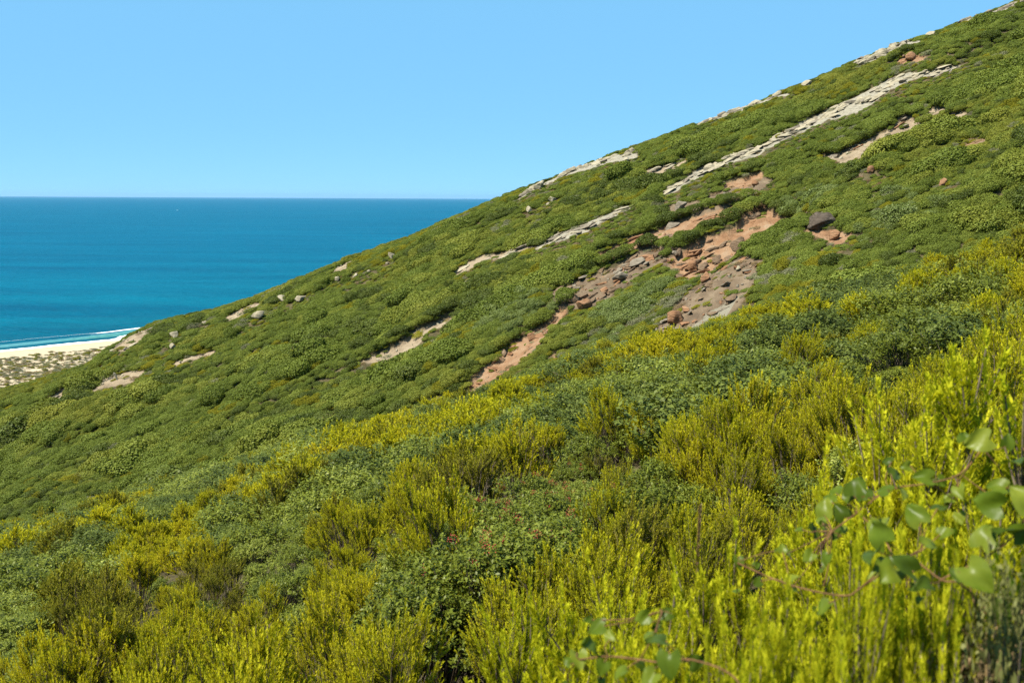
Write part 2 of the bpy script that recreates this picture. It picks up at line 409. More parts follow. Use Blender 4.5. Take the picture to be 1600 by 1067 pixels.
def dune_h(s, d):
    k = sstep(44, 56, d)
    return .028 * np.clip(d, -60, 54) + k * (1.1 + (fbm(s / 13, d / 7, 71, 4) - .35) * 4.6)
def build_beach():
    s = np.concatenate([np.linspace(-900, -120, 60), np.linspace(-115, 260, 380), np.linspace(265, 1500, 60)])
    d = np.concatenate([np.linspace(-60, 50, 40), np.linspace(51, 240, 190), np.linspace(243, 700, 30)])
    D, S = np.meshgrid(d, s, indexing='ij')
    c = shore_curve(S)
    P = shore(S, D + c); P[..., 2] += dune_h(S, D)
    t = NT('beach_sand'); pos = t.pos()
    dot = t.n('ShaderNodeVectorMath'); dot.operation = 'DOT_PRODUCT'
    sub = t.n('ShaderNodeVectorMath'); sub.operation = 'SUBTRACT'; t.l(pos, sub.inputs[0]); sub.inputs[1].default_value = tuple(S0)
    t.l(sub.outputs[0], dot.inputs[0]); dot.inputs[1].default_value = tuple(SN)
    n = t.noise(pos, .12, 4); n2 = t.noise(pos, 1.2, 3)
    sand = t.ramp(n, [(.3, (.33, .265, .170)), (.6, (.37, .300, .198)), (.8, (.39, .32, .215))])
    wet = t.math('MULTIPLY', t.math('SUBTRACT', 16.0, t.math('ADD', dot.outputs['Value'], t.math('MULTIPLY', n, 8.0))), .12, clamp=True)
    sand = t.mix(wet, sand, (.37, .275, .16))
    sand = t.mix(t.math('MULTIPLY', n2, .25), sand, (.38, .32, .23))
    t.l(t.principled(sand, .9, .2, t.bump(n2, .4, .3)).outputs[0], t.out.inputs[0])
    tag(link('beach', grid_mesh('beach', P, t.m)), kind='structure', label='pale sandy beach with low dunes at the foot of the hill')
    # surf: the swash along the waterline and one breaking wave
    tf = NT('sea_foam'); n = tf.noise(tf.pos(), .5, 5, .7)
    tf.l(tf.principled(tf.ramp(n, [(.2, (.60, .68, .68)), (.45, (.80, .82, .80))]), .8, .2, tf.bump(n, .8, .5)).outputs[0], tf.out.inputs[0])
    s = np.linspace(-260, 330, 1180)
    def strip(name, inner, outer, hmax, prof, mat, seed):
        q = np.linspace(0, 1, 9)
        Dd = inner[None] * (1 - q[:, None]) + outer[None] * q[:, None]
        Ss = np.repeat(s[None], 9, 0)
        P = shore(Ss, Dd + shore_curve(Ss))
        base = np.maximum(0, dune_h(Ss, Dd))
        P[..., 2] += base + .03 + hmax[None] * prof(q)[:, None] * (.6 + .8 * fbm(Ss / 3, Dd / 2, seed))
        return tag(link(name, grid_mesh(name, P, mat)), kind='structure')
    wide = 5.0 + 18 * sstep(72, 96, s) * (.75 + .5 * fbm(s / 14, s * 0, 83)) + 10 * sstep(170, 200, s)
    edge = (fbm(s / 5, s * 0 + 2, 81) - .5) * 5
    bell = lambda q: np.sin(np.pi * q)**.8
    o = strip('swash', 2.5 + edge * .5, -wide + edge, .25 + .7 * sstep(72, 96, s), bell, tf.m, 85)
    o['label'] = 'white surf washing up along the waterline'
    tw = NT('breaking_wave_water'); n = tw.noise(tw.pos(), .3, 4)
    tw.l(tw.principled(tw.ramp(n, [(.3, (.03, .13, .115)), (.7, (.06, .20, .17))]), .25, .4, tw.bump(n, .5, .5)).outputs[0], tw.out.inputs[0])
    amp = sstep(20, 100, s) * (1 - sstep(178, 196, s)) * 1.5
    o = strip('breaking_wave', -17 - 10 * sstep(60, 160, s) + edge * .3, -30 - 22 * sstep(60, 160, s), amp, bell, tw.m, 87)
    o['label'] = 'low green wave rising just off the beach'
    cr = -44 - 8 * sstep(60, 160, s)
    o = strip('wave_crest', cr + 2.2 + 14 * sstep(168, 190, s) + edge * .3, cr - 1.2 - 8 * sstep(168, 190, s) + edge * .5, .5 * sstep(60, 130, s) + .8 * sstep(170, 190, s) - .2 * (1 - sstep(60, 130, s)), bell, tf.m, 89)
    o['label'] = 'white foam on the crest of the low breaking wave'
build_beach()

def build_boat():
    d = ray(np.array([277.]), np.array([329.]))[0]; P = d * (SEA / d[2])
    root = bpy.data.objects.new('boat', None); COL.objects.link(root); root.location = P; root.rotation_euler = (0, 0, .3)
    tag(root, 'tiny white boat far out on the sea below the horizon', 'boat')
    t = NT('boat_paint'); n = t.noise(t.pos(), 2.0, 2); t.l(t.principled(t.ramp(n, [(0, (.75, .75, .75)), (1, (.85, .85, .85))]), .4, .4).outputs[0], t.out.inputs[0])
    L, B, Hh = 8.0, 2.3, 1.9
    xs = np.linspace(-1, 1, 9); V = []
    for u in xs:
        b = B * (1 - max(0, u)**2.5) ** .7 if u < 1 else .02
        z = Hh + .6 * max(0, u)**2
        V += [(u * L, -b, z), (u * L, -b * .6, -.2), (u * L, b * .6, -.2), (u * L, b, z)]
    Fs = []
    for i in range(8):
        for j in range(4):
            Fs.append((i * 4 + j, i * 4 + (j + 1) % 4, (i + 1) * 4 + (j + 1) % 4, (i + 1) * 4 + j))
    Fs += [(0, 1, 2, 3), (35, 34, 33, 32)]
    me = bpy.data.meshes.new('hull'); me.from_pydata(V, [], Fs); me.materials.append(t.m); link('hull', me, root)
    def box(name, x0, x1, y, z0, z1, k):
        V = [(x0, -y, z0), (x1, -y, z0), (x1, y, z0), (x0, y, z0), (x0 + k, -y * .8, z1), (x1 - k * 2, -y * .8, z1), (x1 - k * 2, y * .8, z1), (x0 + k, y * .8, z1)]
        me = bpy.data.meshes.new(name); me.from_pydata(V, [], [(0, 3, 2, 1), (4, 5, 6, 7), (0, 1, 5, 4), (1, 2, 6, 5), (2, 3, 7, 6), (3, 0, 4, 7)]); me.materials.append(t.m)
        return link(name, me, root)
    box('cabin', -3.5, 3.2, 1.6, 1.85, 4.4, .35); box('mast', -.3, -.1, .08, 4.3, 8.0, 0.0)
build_boat()

# ------------------------------------------------------------------ plant builders
def unit(v): return v / np.maximum(np.linalg.norm(v, axis=-1, keepdims=True), 1e-9)
def rand_dirs(n, r): return unit(r.normal(size=(n, 3)))

def leaf_quads(C, N, Ln, Wd, r, along=None):
    """one diamond leaf per centre; N outward normal. returns V (4n,3)"""
    n = len(C)
    a = r.normal(size=(n, 3)) if along is None else along + r.normal(size=(n, 3)) * .45
    a = unit(a - N * (a * N).sum(1, keepdims=True)); b = np.cross(N, a)
    L = Ln[:, None]; Wd = Wd[:, None]
    return np.stack([C - a * L * .5, C + b * Wd * .5 + a * L * .05 + N * L * .06, C + a * L * .5, C - b * Wd * .5 + a * L * .05 + N * L * .06], 1).reshape(-1, 3)

def cushion_mesh(name, seed, mat, R=1.0, H=.8, lobes=11, n=1500, leaf=.11, spread=.72, upright=.3):
    """a wind-pruned cushion shrub: leaves through the outer shell of many overlapping lobes"""
    r = np.random.default_rng(seed)
    lp = [(0, 0, H * .35, .62 * R)]
    for i in range(lobes):
        a = r.random() * 6.283; q = R * math.sqrt(r.random()) * .78
        rad = R * r.uniform(.2, .42)
        lp.append((q * math.cos(a), q * math.sin(a), H * (.62 * (1 - (q / R)**2) + r.uniform(.02, .22)), rad))
    lp = np.array(lp); zs = np.array([1, 1, .8])
    pick = r.choice(len(lp), n * 3, p=(lp[:, 3]**2) / (lp[:, 3]**2).sum())
    D = rand_dirs(n * 3, r); D[:, 2] = np.abs(D[:, 2]) * np.where(r.random(n * 3) < .86, 1, -.6)
    D = unit(D)
    dep = 1.1 - .42 * r.random(n * 3)**1.3
    P = lp[pick, :3] + D * (lp[pick, 3] * dep)[:, None] * zs
    keep = np.ones(len(P), bool)                       # drop leaves buried deep inside other lobes
    for c in lp:
        dd = np.linalg.norm((P - c[:3]) / zs, axis=1) / c[3]; keep &= dd > .66
    keep &= P[:, 2] > -.05
    P = P[keep][:n]; D = D[keep][:n]
    N = unit(D + r.normal(size=P.shape) * spread + np.array([0, 0, upright]))
    m = len(P); ln = leaf * r.uniform(.65, 1.35, m)
    V = leaf_quads(P, N, ln, ln * r.uniform(.55, .85, m), r)
    tint = np.clip(r.normal(.48, .15, m), 0, 1)
    q = np.arange(m * 4, dtype=np.int32)
    return mesh_arrays(name, V, q, np.full(m, 4), mat, {'tint': tint})

def spikes(base, axis, length, radius, nper, nl, nw, r, flare=.62):
    """bottlebrush shoots: needles round each axis. returns V (3 per needle), tint, tip"""
    k = len(base)
    idx = np.repeat(np.arange(k), nper); m = len(idx)
    t = r.random(m)**.85
    ax = axis[idx]; rd = r.normal(size=(m, 3)); rd = unit(rd - ax * (rd * ax).sum(1, keepdims=True))
    tw = np.cross(ax, rd)
    C = base[idx] + ax * (length[idx] * t)[:, None] + rd * (radius[idx] * .25)[:, None]
    d = unit(ax * .8 + rd * (flare * (1.15 - .55 * t))[:, None])
    L = nl * r.uniform(.7, 1.3, m) * (1.1 - .35 * t)
    ww = nw * r.uniform(.7, 1.3, m)
    V = np.stack([C - tw * ww[:, None] * .5, C + tw * ww[:, None] * .5, C + d * L[:, None]], 1).reshape(-1, 3)
    st = r.normal(.5, .17, k)[idx] + r.normal(0, .06, m) + (t - .5) * .3
    return V, np.clip(st, 0, 1), np.clip(t * 1.15 + .1, 0, 1)

def tubes(A, B, ra, rb, sides=3):
    ax = unit(B - A); ref = np.where(np.abs(ax[:, 2:3]) > .9, np.array([[1., 0, 0]]), np.array([[0., 0, 1]]))
    u = unit(np.cross(ax, ref)); v = np.cross(ax, u)
    an = np.arange(sides) * 2 * math.pi / sides
    ring = u[:, None] * np.cos(an)[None, :, None] + v[:, None] * np.sin(an)[None, :, None]
    V = np.concatenate([A[:, None] + ring * ra[:, None, None], B[:, None] + ring * rb[:, None, None]], 1).reshape(-1, 3)
    b = np.arange(len(A))[:, None] * 2 * sides; j = np.arange(sides)[None]
    q = np.stack([b + j, b + (j + 1) % sides, b + sides + (j + 1) % sides, b + sides + j], -1).reshape(-1, 4)
    return V, q

def heath_meshes(seed, R=.42, H=1.0, tufts=26, per=12, nper=50, nl=.011, nw=.0022, rad=.009, mat='heath', lean=.35, fan=.2, dome=.5, low=.35, tuft=(.24, .38)):
    """tree-heath bush: woody stems, each ending in an upright tuft of bottlebrush shoots"""
    r = np.random.default_rng(seed)
    a = r.random(tufts) * 6.283; q = np.sqrt(r.random(tufts)) * R
    top = (1 - dome * (q / R)**2) * np.where(r.random(tufts) < low, r.uniform(.5, .85, tufts), r.uniform(.82, 1.0, tufts))
    top *= H / top.max(); tl = r.uniform(*tuft, tufts)
    ax0 = unit(np.stack([np.cos(a) * q / R * lean, np.sin(a) * q / R * lean, np.ones(tufts)], 1) + r.normal(size=(tufts, 3)) * .08)
    X = np.stack([q * np.cos(a), q * np.sin(a), top], 1) - ax0 * tl[:, None]
    Bp = X * np.array([.3, .3, 0]) + np.array([0, 0, -.06])
    idx = np.repeat(np.arange(tufts), per); m = len(idx)
    first = np.tile(np.arange(per), tufts) == 0
    ax = unit(ax0[idx] + r.normal(size=(m, 3)) * np.where(first, .03, fan)[:, None])
    base = X[idx] + ax * (tl[idx] * np.where(first, .15, r.uniform(-.1, .35, m)))[:, None] + r.normal(size=(m, 3)) * .014 * H
    ln = tl[idx] * np.where(first, .85, r.uniform(.4, .75, m))
    V, tint, tip = spikes(base, ax, ln, np.full(m, rad), nper, nl, nw, r)
    tint = np.clip(tint + np.repeat(r.normal(0, .1, tufts)[idx], nper), 0, 1)
    n = len(V) // 3
    fol = mesh_arrays('foliage', V, np.arange(len(V), dtype=np.int32), np.full(n, 3), M[mat], {'tint': tint, 'tip': tip})
    A = np.concatenate([Bp, X[idx]]); B = np.concatenate([X, base + ax * ln[:, None] * .8])
    V2, q2 = tubes(A, B, np.concatenate([np.full(tufts, .0042), np.full(m, .002)]) * (H + .2), np.concatenate([np.full(tufts, .0024), np.full(m, .001)]) * (H + .2))
    wood = mesh_arrays('woody_stem', V2, q2.ravel(), np.full(len(q2), 4), M['wood'])
    return fol, wood

def mastic_meshes(seed, R=.6, H=.75, nsprig=330, nleaf=9, leaf=.032, mat='mastic', berries=0):
    """dense leathery-leaved bush: sprigs of paired leaves over a lumpy dome, twigs within"""
    r = np.random.default_rng(seed)
    nl = 10; lobes = []
    for i in range(nl):
        a = r.random() * 6.283; q = R * math.sqrt(r.random()) * .75
        lobes.append((q * math.cos(a), q * math.sin(a), H * (.6 - .35 * (q / R)**2 + r.uniform(-.05, .12)), R * r.uniform(.28, .45)))
    for i in range(7):
        a = r.random() * 6.283; lobes.append((R * .62 * math.cos(a), R * .62 * math.sin(a), H * r.uniform(.14, .3), R * r.uniform(.24, .34)))
    nl += 7; lobes = np.array(lobes)
    pick = r.integers(0, nl, nsprig); D = rand_dirs(nsprig, r); D[:, 2] = np.abs(D[:, 2]) * .9 + .05; D = unit(D)
    P = lobes[pick, :3] + D * (lobes[pick, 3] * r.uniform(.62, 1.0, nsprig))[:, None]
    P[:, 2] = np.maximum(P[:, 2], .05)
    axis = unit(D * .8 + np.array([0, 0, .7]) + r.normal(size=P.shape) * .35)
    idx = np.repeat(np.arange(nsprig), nleaf); m = len(idx)
    ax = axis[idx]; t = np.tile(np.linspace(-.5, 1, nleaf), nsprig)
    rd = r.normal(size=(m, 3)); rd = unit(rd - ax * (rd * ax).sum(1, keepdims=True))
    dirn = unit(rd + ax * .55)
    N = unit(np.cross(np.cross(dirn, ax), dirn) + r.normal(size=(m, 3)) * .3 + np.array([0, 0, .35]))
    C = P[idx] + ax * (t * leaf * 1.6)[:, None] + dirn * leaf * .5
    ln = leaf * r.uniform(.7, 1.3, m)
    V = leaf_quads(C, N, ln, ln * .48, r, along=dirn * 3)
    tint = np.clip(r.normal(.5, .14, nsprig)[idx] + r.normal(0, .12, m) + .1 * t, 0, 1)
    fol = mesh_arrays('foliage', V, np.arange(m * 4, dtype=np.int32), np.full(m, 4), M[mat], {'tint': tint})
    B = P - axis * leaf
    A = np.stack([P[:, 0] * .2, P[:, 1] * .2, np.full(nsprig, -.05)], 1)
    V2, q2 = tubes(A[::9], B[::9], np.full(len(A[::9]), .005), np.full(len(A[::9]), .0016))
    wood = mesh_arrays('woody_stem', V2, q2.ravel(), np.full(len(q2), 4), M['wood'])
    ber = None
    if berries:
        k = r.choice(nsprig, berries, replace=False); per = 26
        c = np.repeat(P[k] + axis[k] * leaf * .9 + D[k] * .02, per, 0) + r.normal(size=(berries * per, 3)) * leaf * .55
        s = leaf * .16
        T = np.array([[1, 0, 0], [-1, 0, 0], [0, 1, 0], [0, -1, 0], [0, 0, 1], [0, 0, -1]]) * s
        Vb = (c[:, None] + T[None]).reshape(-1, 3)
        ft = np.array([[0, 2, 4], [2, 1, 4], [1, 3, 4], [3, 0, 4], [2, 0, 5], [1, 2, 5], [3, 1, 5], [0, 3, 5]])
        fb = (np.arange(len(c))[:, None, None] * 6 + ft[None]).reshape(-1, 3)
        ber = mesh_arrays('berry_cluster', Vb, fb.ravel(), np.full(len(fb), 3), M['berry'], {'tint': np.repeat(r.random(len(c)), 8)})
    return fol, wood, ber

def twig_mesh(name, seed, mat, R=.45, H=.5, n=240, th=.006):
    r = np.random.default_rng(seed)
    D = rand_dirs(n, r); D[:, 2] = np.abs(D[:, 2]) + .15; D = unit(D)
    B = D * np.array([R, R, H]) * r.uniform(.6, 1.05, n)[:, None]
    A = B * r.uniform(.05, .6, n)[:, None] + r.normal(size=(n, 3)) * .05 * R
    A[:, 2] = np.maximum(A[:, 2], 0)
    V, q = tubes(A, B, np.full(n, th), np.full(n, th * .35))
    return V, q

# ---- prototypes (mesh data only; they are shared by the plants that stand on the slope)
G_far = [cushion_mesh('foliage', 100 + i, M['green'], R=1.0, H=h, lobes=lb, n=4200, leaf=lf) for i, (h, lb, lf) in enumerate([(.75, 12, .078), (.62, 16, .072), (.85, 10, .080), (.55, 18, .072), (.7, 14, .075)])]
D_far = [cushion_mesh('foliage', 120 + i, M['dark'], R=1.0, H=.8, lobes=13, n=3600, leaf=.082) for i in range(2)]
P_far = [cushion_mesh('foliage', 125, M['pale'], R=1.0, H=.85, lobes=15, n=3800, leaf=.075)]
Y_far = [cushion_mesh('foliage', 130 + i, M['heath_far'], R=1.0, H=.8, lobes=16, n=3600, leaf=.075, upright=.6) for i in range(2)]
O_far = [cushion_mesh('foliage', 135 + i, M['heath_olive'], R=1.0, H=.8, lobes=14, n=3400, leaf=.075, upright=.6) for i in range(2)]
E_far = [cushion_mesh('foliage', 140 + i, M['grey'], R=1.0, H=.6, lobes=13, n=2300, leaf=.065, spread=.9) for i in range(2)]
W_far = [cushion_mesh('foliage', 145 + i, M['brown'], R=1.0, H=.45, lobes=12, n=1500, leaf=.065, spread=1.0) for i in range(2)]

HE0 = [heath_meshes(200 + i, R=.30, H=1.4, tufts=64, per=9, nper=105, nl=.015, nw=.0042, rad=.010, dome=.35, low=.55, tuft=(.15, .30), fan=.24, lean=.5, mat='heath_lime') for i in range(4)]
HEH = [heath_meshes(205 + i, R=.30, H=1.4, tufts=58, per=7, nper=120, nl=.021, nw=.0056, rad=.012, dome=.3, low=.55, tuft=(.18, .38), fan=.2, lean=.45, mat='heath_lime') for i in range(4)]
HE1 = [heath_meshes(210 + i, R=.36, H=.9, tufts=40, per=10, nper=40, nl=.022, nw=.008, rad=.011, tuft=(.18, .34), fan=.22, lean=.5) for i in range(5)]
HO1 = [heath_meshes(216 + i, R=.36, H=.9, tufts=32, per=10, nper=38, nl=.022, nw=.008, rad=.011, mat='heath_olive', tuft=(.18, .34), fan=.22, lean=.5) for i in range(3)]
HE2 = [heath_meshes(220 + i, R=.5, H=.95, tufts=48, per=8, nper=15, nl=.05, nw=.019, rad=.014, lean=.6, fan=.28, dome=.65) for i in range(5)]
HO2 = [heath_meshes(226 + i, R=.5, H=.95, tufts=42, per=8, nper=15, nl=.05, nw=.019, rad=.014, mat='heath_olive', lean=.6, fan=.28, dome=.65) for i in range(3)]
MA1 = [mastic_meshes(240 + i, R=.42, H=.8, nsprig=900, nleaf=8, leaf=.028) for i in range(3)]
MB1 = [mastic_meshes(245 + i, R=.42, H=.82, nsprig=900, nleaf=8, leaf=.028, berries=22) for i in range(2)]
MA2 = [mastic_meshes(250 + i, R=.7, H=.8, nsprig=760, nleaf=6, leaf=.052) for i in range(3)]
MD2 = [mastic_meshes(255 + i, R=.7, H=.8, nsprig=760, nleaf=6, leaf=.052, mat='dark') for i in range(2)]

def scatter_stuff(name, protos, P, ROT, SCL, IDX, label):
    """plants nobody could count: one object that repeats a few shrub shapes on many points"""
    me = bpy.data.meshes.new(name); me.vertices.add(len(P)); me.vertices.foreach_set('co', np.asarray(P, np.float32).ravel())
    for an, arr, ty in (('rot', ROT, 'FLOAT_VECTOR'), ('scl', SCL, 'FLOAT_VECTOR')):
        a = me.attributes.new(an, ty, 'POINT'); a.data.foreach_set('vector', np.asarray(arr, np.float32).ravel())
    a = me.attributes.new('which', 'INT', 'POINT'); a.data.foreach_set('value', np.asarray(IDX, np.int32))
    me.update()
    o = link(name, me); tag(o, label, kind='stuff')
    g = bpy.data.node_groups.new(name, 'GeometryNodeTree')
    g.interface.new_socket('Geometry', in_out='INPUT', socket_type='NodeSocketGeometry')
    g.interface.new_socket('Geometry', in_out='OUTPUT', socket_type='NodeSocketGeometry')
    gi = g.nodes.new('NodeGroupInput'); go = g.nodes.new('NodeGroupOutput'); jn = g.nodes.new('GeometryNodeJoinGeometry')
    def named(nm, ty):
        n = g.nodes.new('GeometryNodeInputNamedAttribute'); n.data_type = ty; n.inputs['Name'].default_value = nm; return n.outputs['Attribute']
    rot = named('rot', 'FLOAT_VECTOR'); scl = named('scl', 'FLOAT_VECTOR'); wh = named('which', 'INT')
    e2r = g.nodes.new('FunctionNodeEulerToRotation'); g.links.new(rot, e2r.inputs[0])
    for k, pm in enumerate(protos):
        parts = pm if isinstance(pm, (tuple, list)) else (pm,)
        for pmesh in parts:
            if pmesh is None: continue
            po = bpy.data.objects.new(pmesh.name, pmesh)          # never linked into the scene
            oi = g.nodes.new('GeometryNodeObjectInfo'); oi.inputs['Object'].default_value = po
            iop = g.nodes.new('GeometryNodeInstanceOnPoints')
            cmp_ = g.nodes.new('FunctionNodeCompare'); cmp_.data_type = 'INT'; cmp_.operation = 'EQUAL'
            g.links.new(wh, cmp_.inputs[2]); cmp_.inputs[3].default_value = k
            g.links.new(gi.outputs[0], iop.inputs['Points']); g.links.new(cmp_.outputs[0], iop.inputs['Selection'])
            g.links.new(oi.outputs['Geometry'], iop.inputs['Instance'])
            g.links.new(e2r.outputs[0], iop.inputs['Rotation']); g.links.new(scl, iop.inputs['Scale'])
            g.links.new(iop.outputs[0], jn.inputs[0])
    g.links.new(jn.outputs[0], go.inputs[0])
    md = o.modifiers.new('repeat', 'NODES'); md.node_group = g
    return o

def slope_tilt(x, y, fn, k=.6):
    e = .8
    gx = (fn(x + e, y) - fn(x - e, y)) / (2 * e); gy = (fn(x, y + e) - fn(x, y - e)) / (2 * e)
    return np.arctan(gx) * k, np.arctan(gy) * k

# ------------------------------------------------------------------ scrub on the far slope
def jitter_grid(x0, x1, y0, y1, sp, r):
    nx = int((x1 - x0) / sp); ny = int((y1 - y0) / sp)
    X, Y = np.meshgrid(x0 + (np.arange(nx) + .5) * sp, y0 + (np.arange(ny) + .5) * sp)
    X = X + (np.arange(ny)[:, None] % 2) * sp * .5
    return (X.ravel() + r.uniform(-.42, .42, X.size) * sp), (Y.ravel() + r.uniform(-.42, .42, X.size) * sp)

# drifts of other plants on the far slope: (px, py, rx, ry, kind)
FAR_DRIFT = [
    (810, 490, 55, 26, 'pale'), (1400, 330, 60, 30, 'pale'), (920, 545, 60, 30, 'greygreen'), (990, 470, 60, 28, 'pale'), (1010, 555, 40, 25, 'greygreen'),
    (1060, 440, 30, 14, 'grey'), (1040, 490, 24, 30, 'grey'), (930, 540, 30, 18, 'grey'), (800, 600, 60, 22, 'olive'), (700, 590, 40, 14, 'olive'), (590, 660, 70, 20, 'olive'),
    (1370, 365, 14, 10, 'yellow'), (770, 395, 35, 8, 'yellow'), (820, 385, 30, 7, 'olive'), (1150, 215, 70, 12, 'yellow'), (1200, 160, 50, 10, 'olive'), (1330, 135, 40, 12, 'olive'),
    (1020, 390, 18, 14, 'olive'), (910, 450, 18, 22, 'dark'), (1075, 450, 18, 26, 'olive'), (1430, 100, 40, 15, 'grey'), (1250, 310, 60, 14, 'pale'),
    (250, 690, 90, 12, 'olive'), (400, 690, 90, 10, 'yellow'), (330, 720, 80, 10, 'olive'), (150, 790, 110, 10, 'olive'), (480, 620, 50, 9, 'olive'), (340, 640, 20, 8, 'yellow'), (830, 432, 22, 10, 'olive'),
    (120, 740, 90, 10, 'olive'), (560, 470, 30, 8, 'olive'), (620, 455, 20, 6, 'yellow'), (1250, 330, 30, 8, 'greygreen'), (1180, 340, 40, 16, 'green'),
    (640, 600, 50, 20, 'green'), (60, 640, 60, 20, 'green'), (960, 660, 40, 20, 'dark'), (1380, 250, 40, 20, 'olive'), (880, 640, 60, 16, 'dark'),
]
# single boulders: px, py, width px, height px, kind, label
BOULDERS = [
    (1281, 346, 34, 22, 'round', 'big dark rounded boulder at the right end of the red scar'),
    (403, 494, 22, 16, 'pale', 'large pale slanted boulder on the left part of the spur'),
    (441, 468, 13, 12, 'pale', 'upright pale boulder right of the large slanted one'),
    (470, 468, 24, 11, 'pale', 'flat pale boulder, rightmost of the three on the left spur'),
    (273, 524, 14, 11, 'pale', 'pale block above another near the beach end of the spur'),
    (271, 542, 11, 8, 'pale', 'small pale block just below a bigger one near the beach'),
    (320, 505, 8, 6, 'pale', 'small pale stone between the beach and the slanted boulder'),
    (526, 437, 11, 10, 'pale', 'pale boulder above the hollow, left of two small stones'),
    (556, 431, 9, 6, 'pale', 'left of two small pale stones below the skyline'),
    (576, 424, 7, 5, 'pale', 'right of two small pale stones below the skyline'),
    (612, 402, 11, 14, 'pale', 'pale upright stone below the skyline over the sea'),
    (605, 412, 7, 5, 'pale', 'little pale stone at the foot of an upright one'),
    (843, 292, 20, 12, 'pale', 'pale block on the skyline where the sea horizon meets the hill'),
    (828, 330, 10, 10, 'pale', 'small round pale stone below the skyline right of the sea'),
    (863, 313, 14, 10, 'pale', 'pale leaning stone right of the small round one'),
    (856, 321, 7, 5, 'pale', 'tiny pale stone under the leaning one'),
    (978, 253, 12, 9, 'pale', 'pale block below the skyline rocks'),
    (1063, 323, 18, 12, 'grey', 'grey boulder below the lower end of the long rock band'),
    (1050, 346, 22, 12, 'grey', 'flat grey boulder under the other grey boulder'),
    (1303, 240, 18, 12, 'grey', 'grey rounded boulder at the left end of the upper scar'),
    (1404, 216, 14, 10, 'grey', 'grey boulder at the end of the overhanging shrubs'),
    (1475, 288, 15, 11, 'red', 'lone pinkish grey boulder in the green scrub at the right'),
    (1054, 500, 30, 26, 'red', 'big split red boulder left of the grey path'),
    (1046, 525, 24, 12, 'brown', 'flat brown slab leaning under the split red boulder'),
    (1102, 437, 18, 18, 'red', 'upright reddish block in the middle of the scar'),
    (1153, 419, 9, 7, 'pale', 'small white stone on the orange soil'),
    (1082, 415, 26, 14, 'red', 'reddish ledge block left of the orange soil'),
    (1150, 385, 28, 26, 'brown', 'brown cracked rock standing in the orange soil'),
    (1118, 405, 18, 14, 'brown', 'brown tilted slab left of the cracked rock'),
    (1052, 376, 26, 14, 'brown', 'brown overhanging ledge above the scar'),
    (995, 407, 34, 12, 'grey', 'long dark ledge in the upper scar'),
    (970, 431, 22, 14, 'grey', 'grey layered block in the middle of the brown ledges'),
    (912, 478, 26, 18, 'red', 'red block at the lower left end of the scar'),
    (895, 468, 20, 14, 'brown', 'brown block beside the red one at the left end'),
    (830, 524, 18, 12, 'red', 'red rock at the head of the lower gully'),
    (1140, 465, 24, 12, 'brown', 'brown rock step at the top of the grey path'),
    (1305, 367, 20, 14, 'red', 'red block just right of the big dark boulder'),
    (1180, 288, 16, 9, 'red', 'red block under the overhanging shrubs'),
    (1360, 268, 16, 10, 'red', 'red rock in the small bare patch at the right'),
    (1423, 92, 22, 12, 'red', 'red block near the upper end of the rock band'),
    (1262, 132, 18, 8, 'pale', 'flat pale rock sitting on the skyline'),
    (1455, 54, 16, 7, 'pale', 'pale flat rock on the skyline near the corner'),
    (1375, 88, 18, 12, 'pale', 'pale round block left of the skyline blocks'),
    (1350, 98, 16, 9, 'pale', 'pale low block, leftmost of the skyline blocks'),
    (181, 591, 5, 18, 'pale', 'thin upright pale rock above the dunes'),
    (100, 622, 12, 8, 'pale', 'pale stone at the left end of the spur'),
    (75, 632, 9, 10, 'pale', 'pale stone lowest on the left spur'),
    (690, 492, 7, 6, 'pale', 'white stone at the long narrow soil scar'),
    (666, 627, 9, 9, 'pale', 'pale stone beside the lower red gully'),
]
CLEAR = []                     # ground kept free of shrubs in front of rocks: x, y, half width
for b_ in BOULDERS:
    P = far_at(b_[0], b_[1] + b_[3] * .3); CLEAR.append((P[0], P[1], b_[2] * P[1] / F * .6 + .25))
for si in (0, 1, 16, 18, 19, 21):
    _, _, xs_, ys_, hw_ = SP[si]
    for x_ in np.arange(xs_[0], xs_[-1], .8): CLEAR.append((x_, float(np.interp(x_, xs_, ys_) - .5 * np.interp(x_, xs_, hw_)), .6))
CLEAR = np.array(CLEAR)

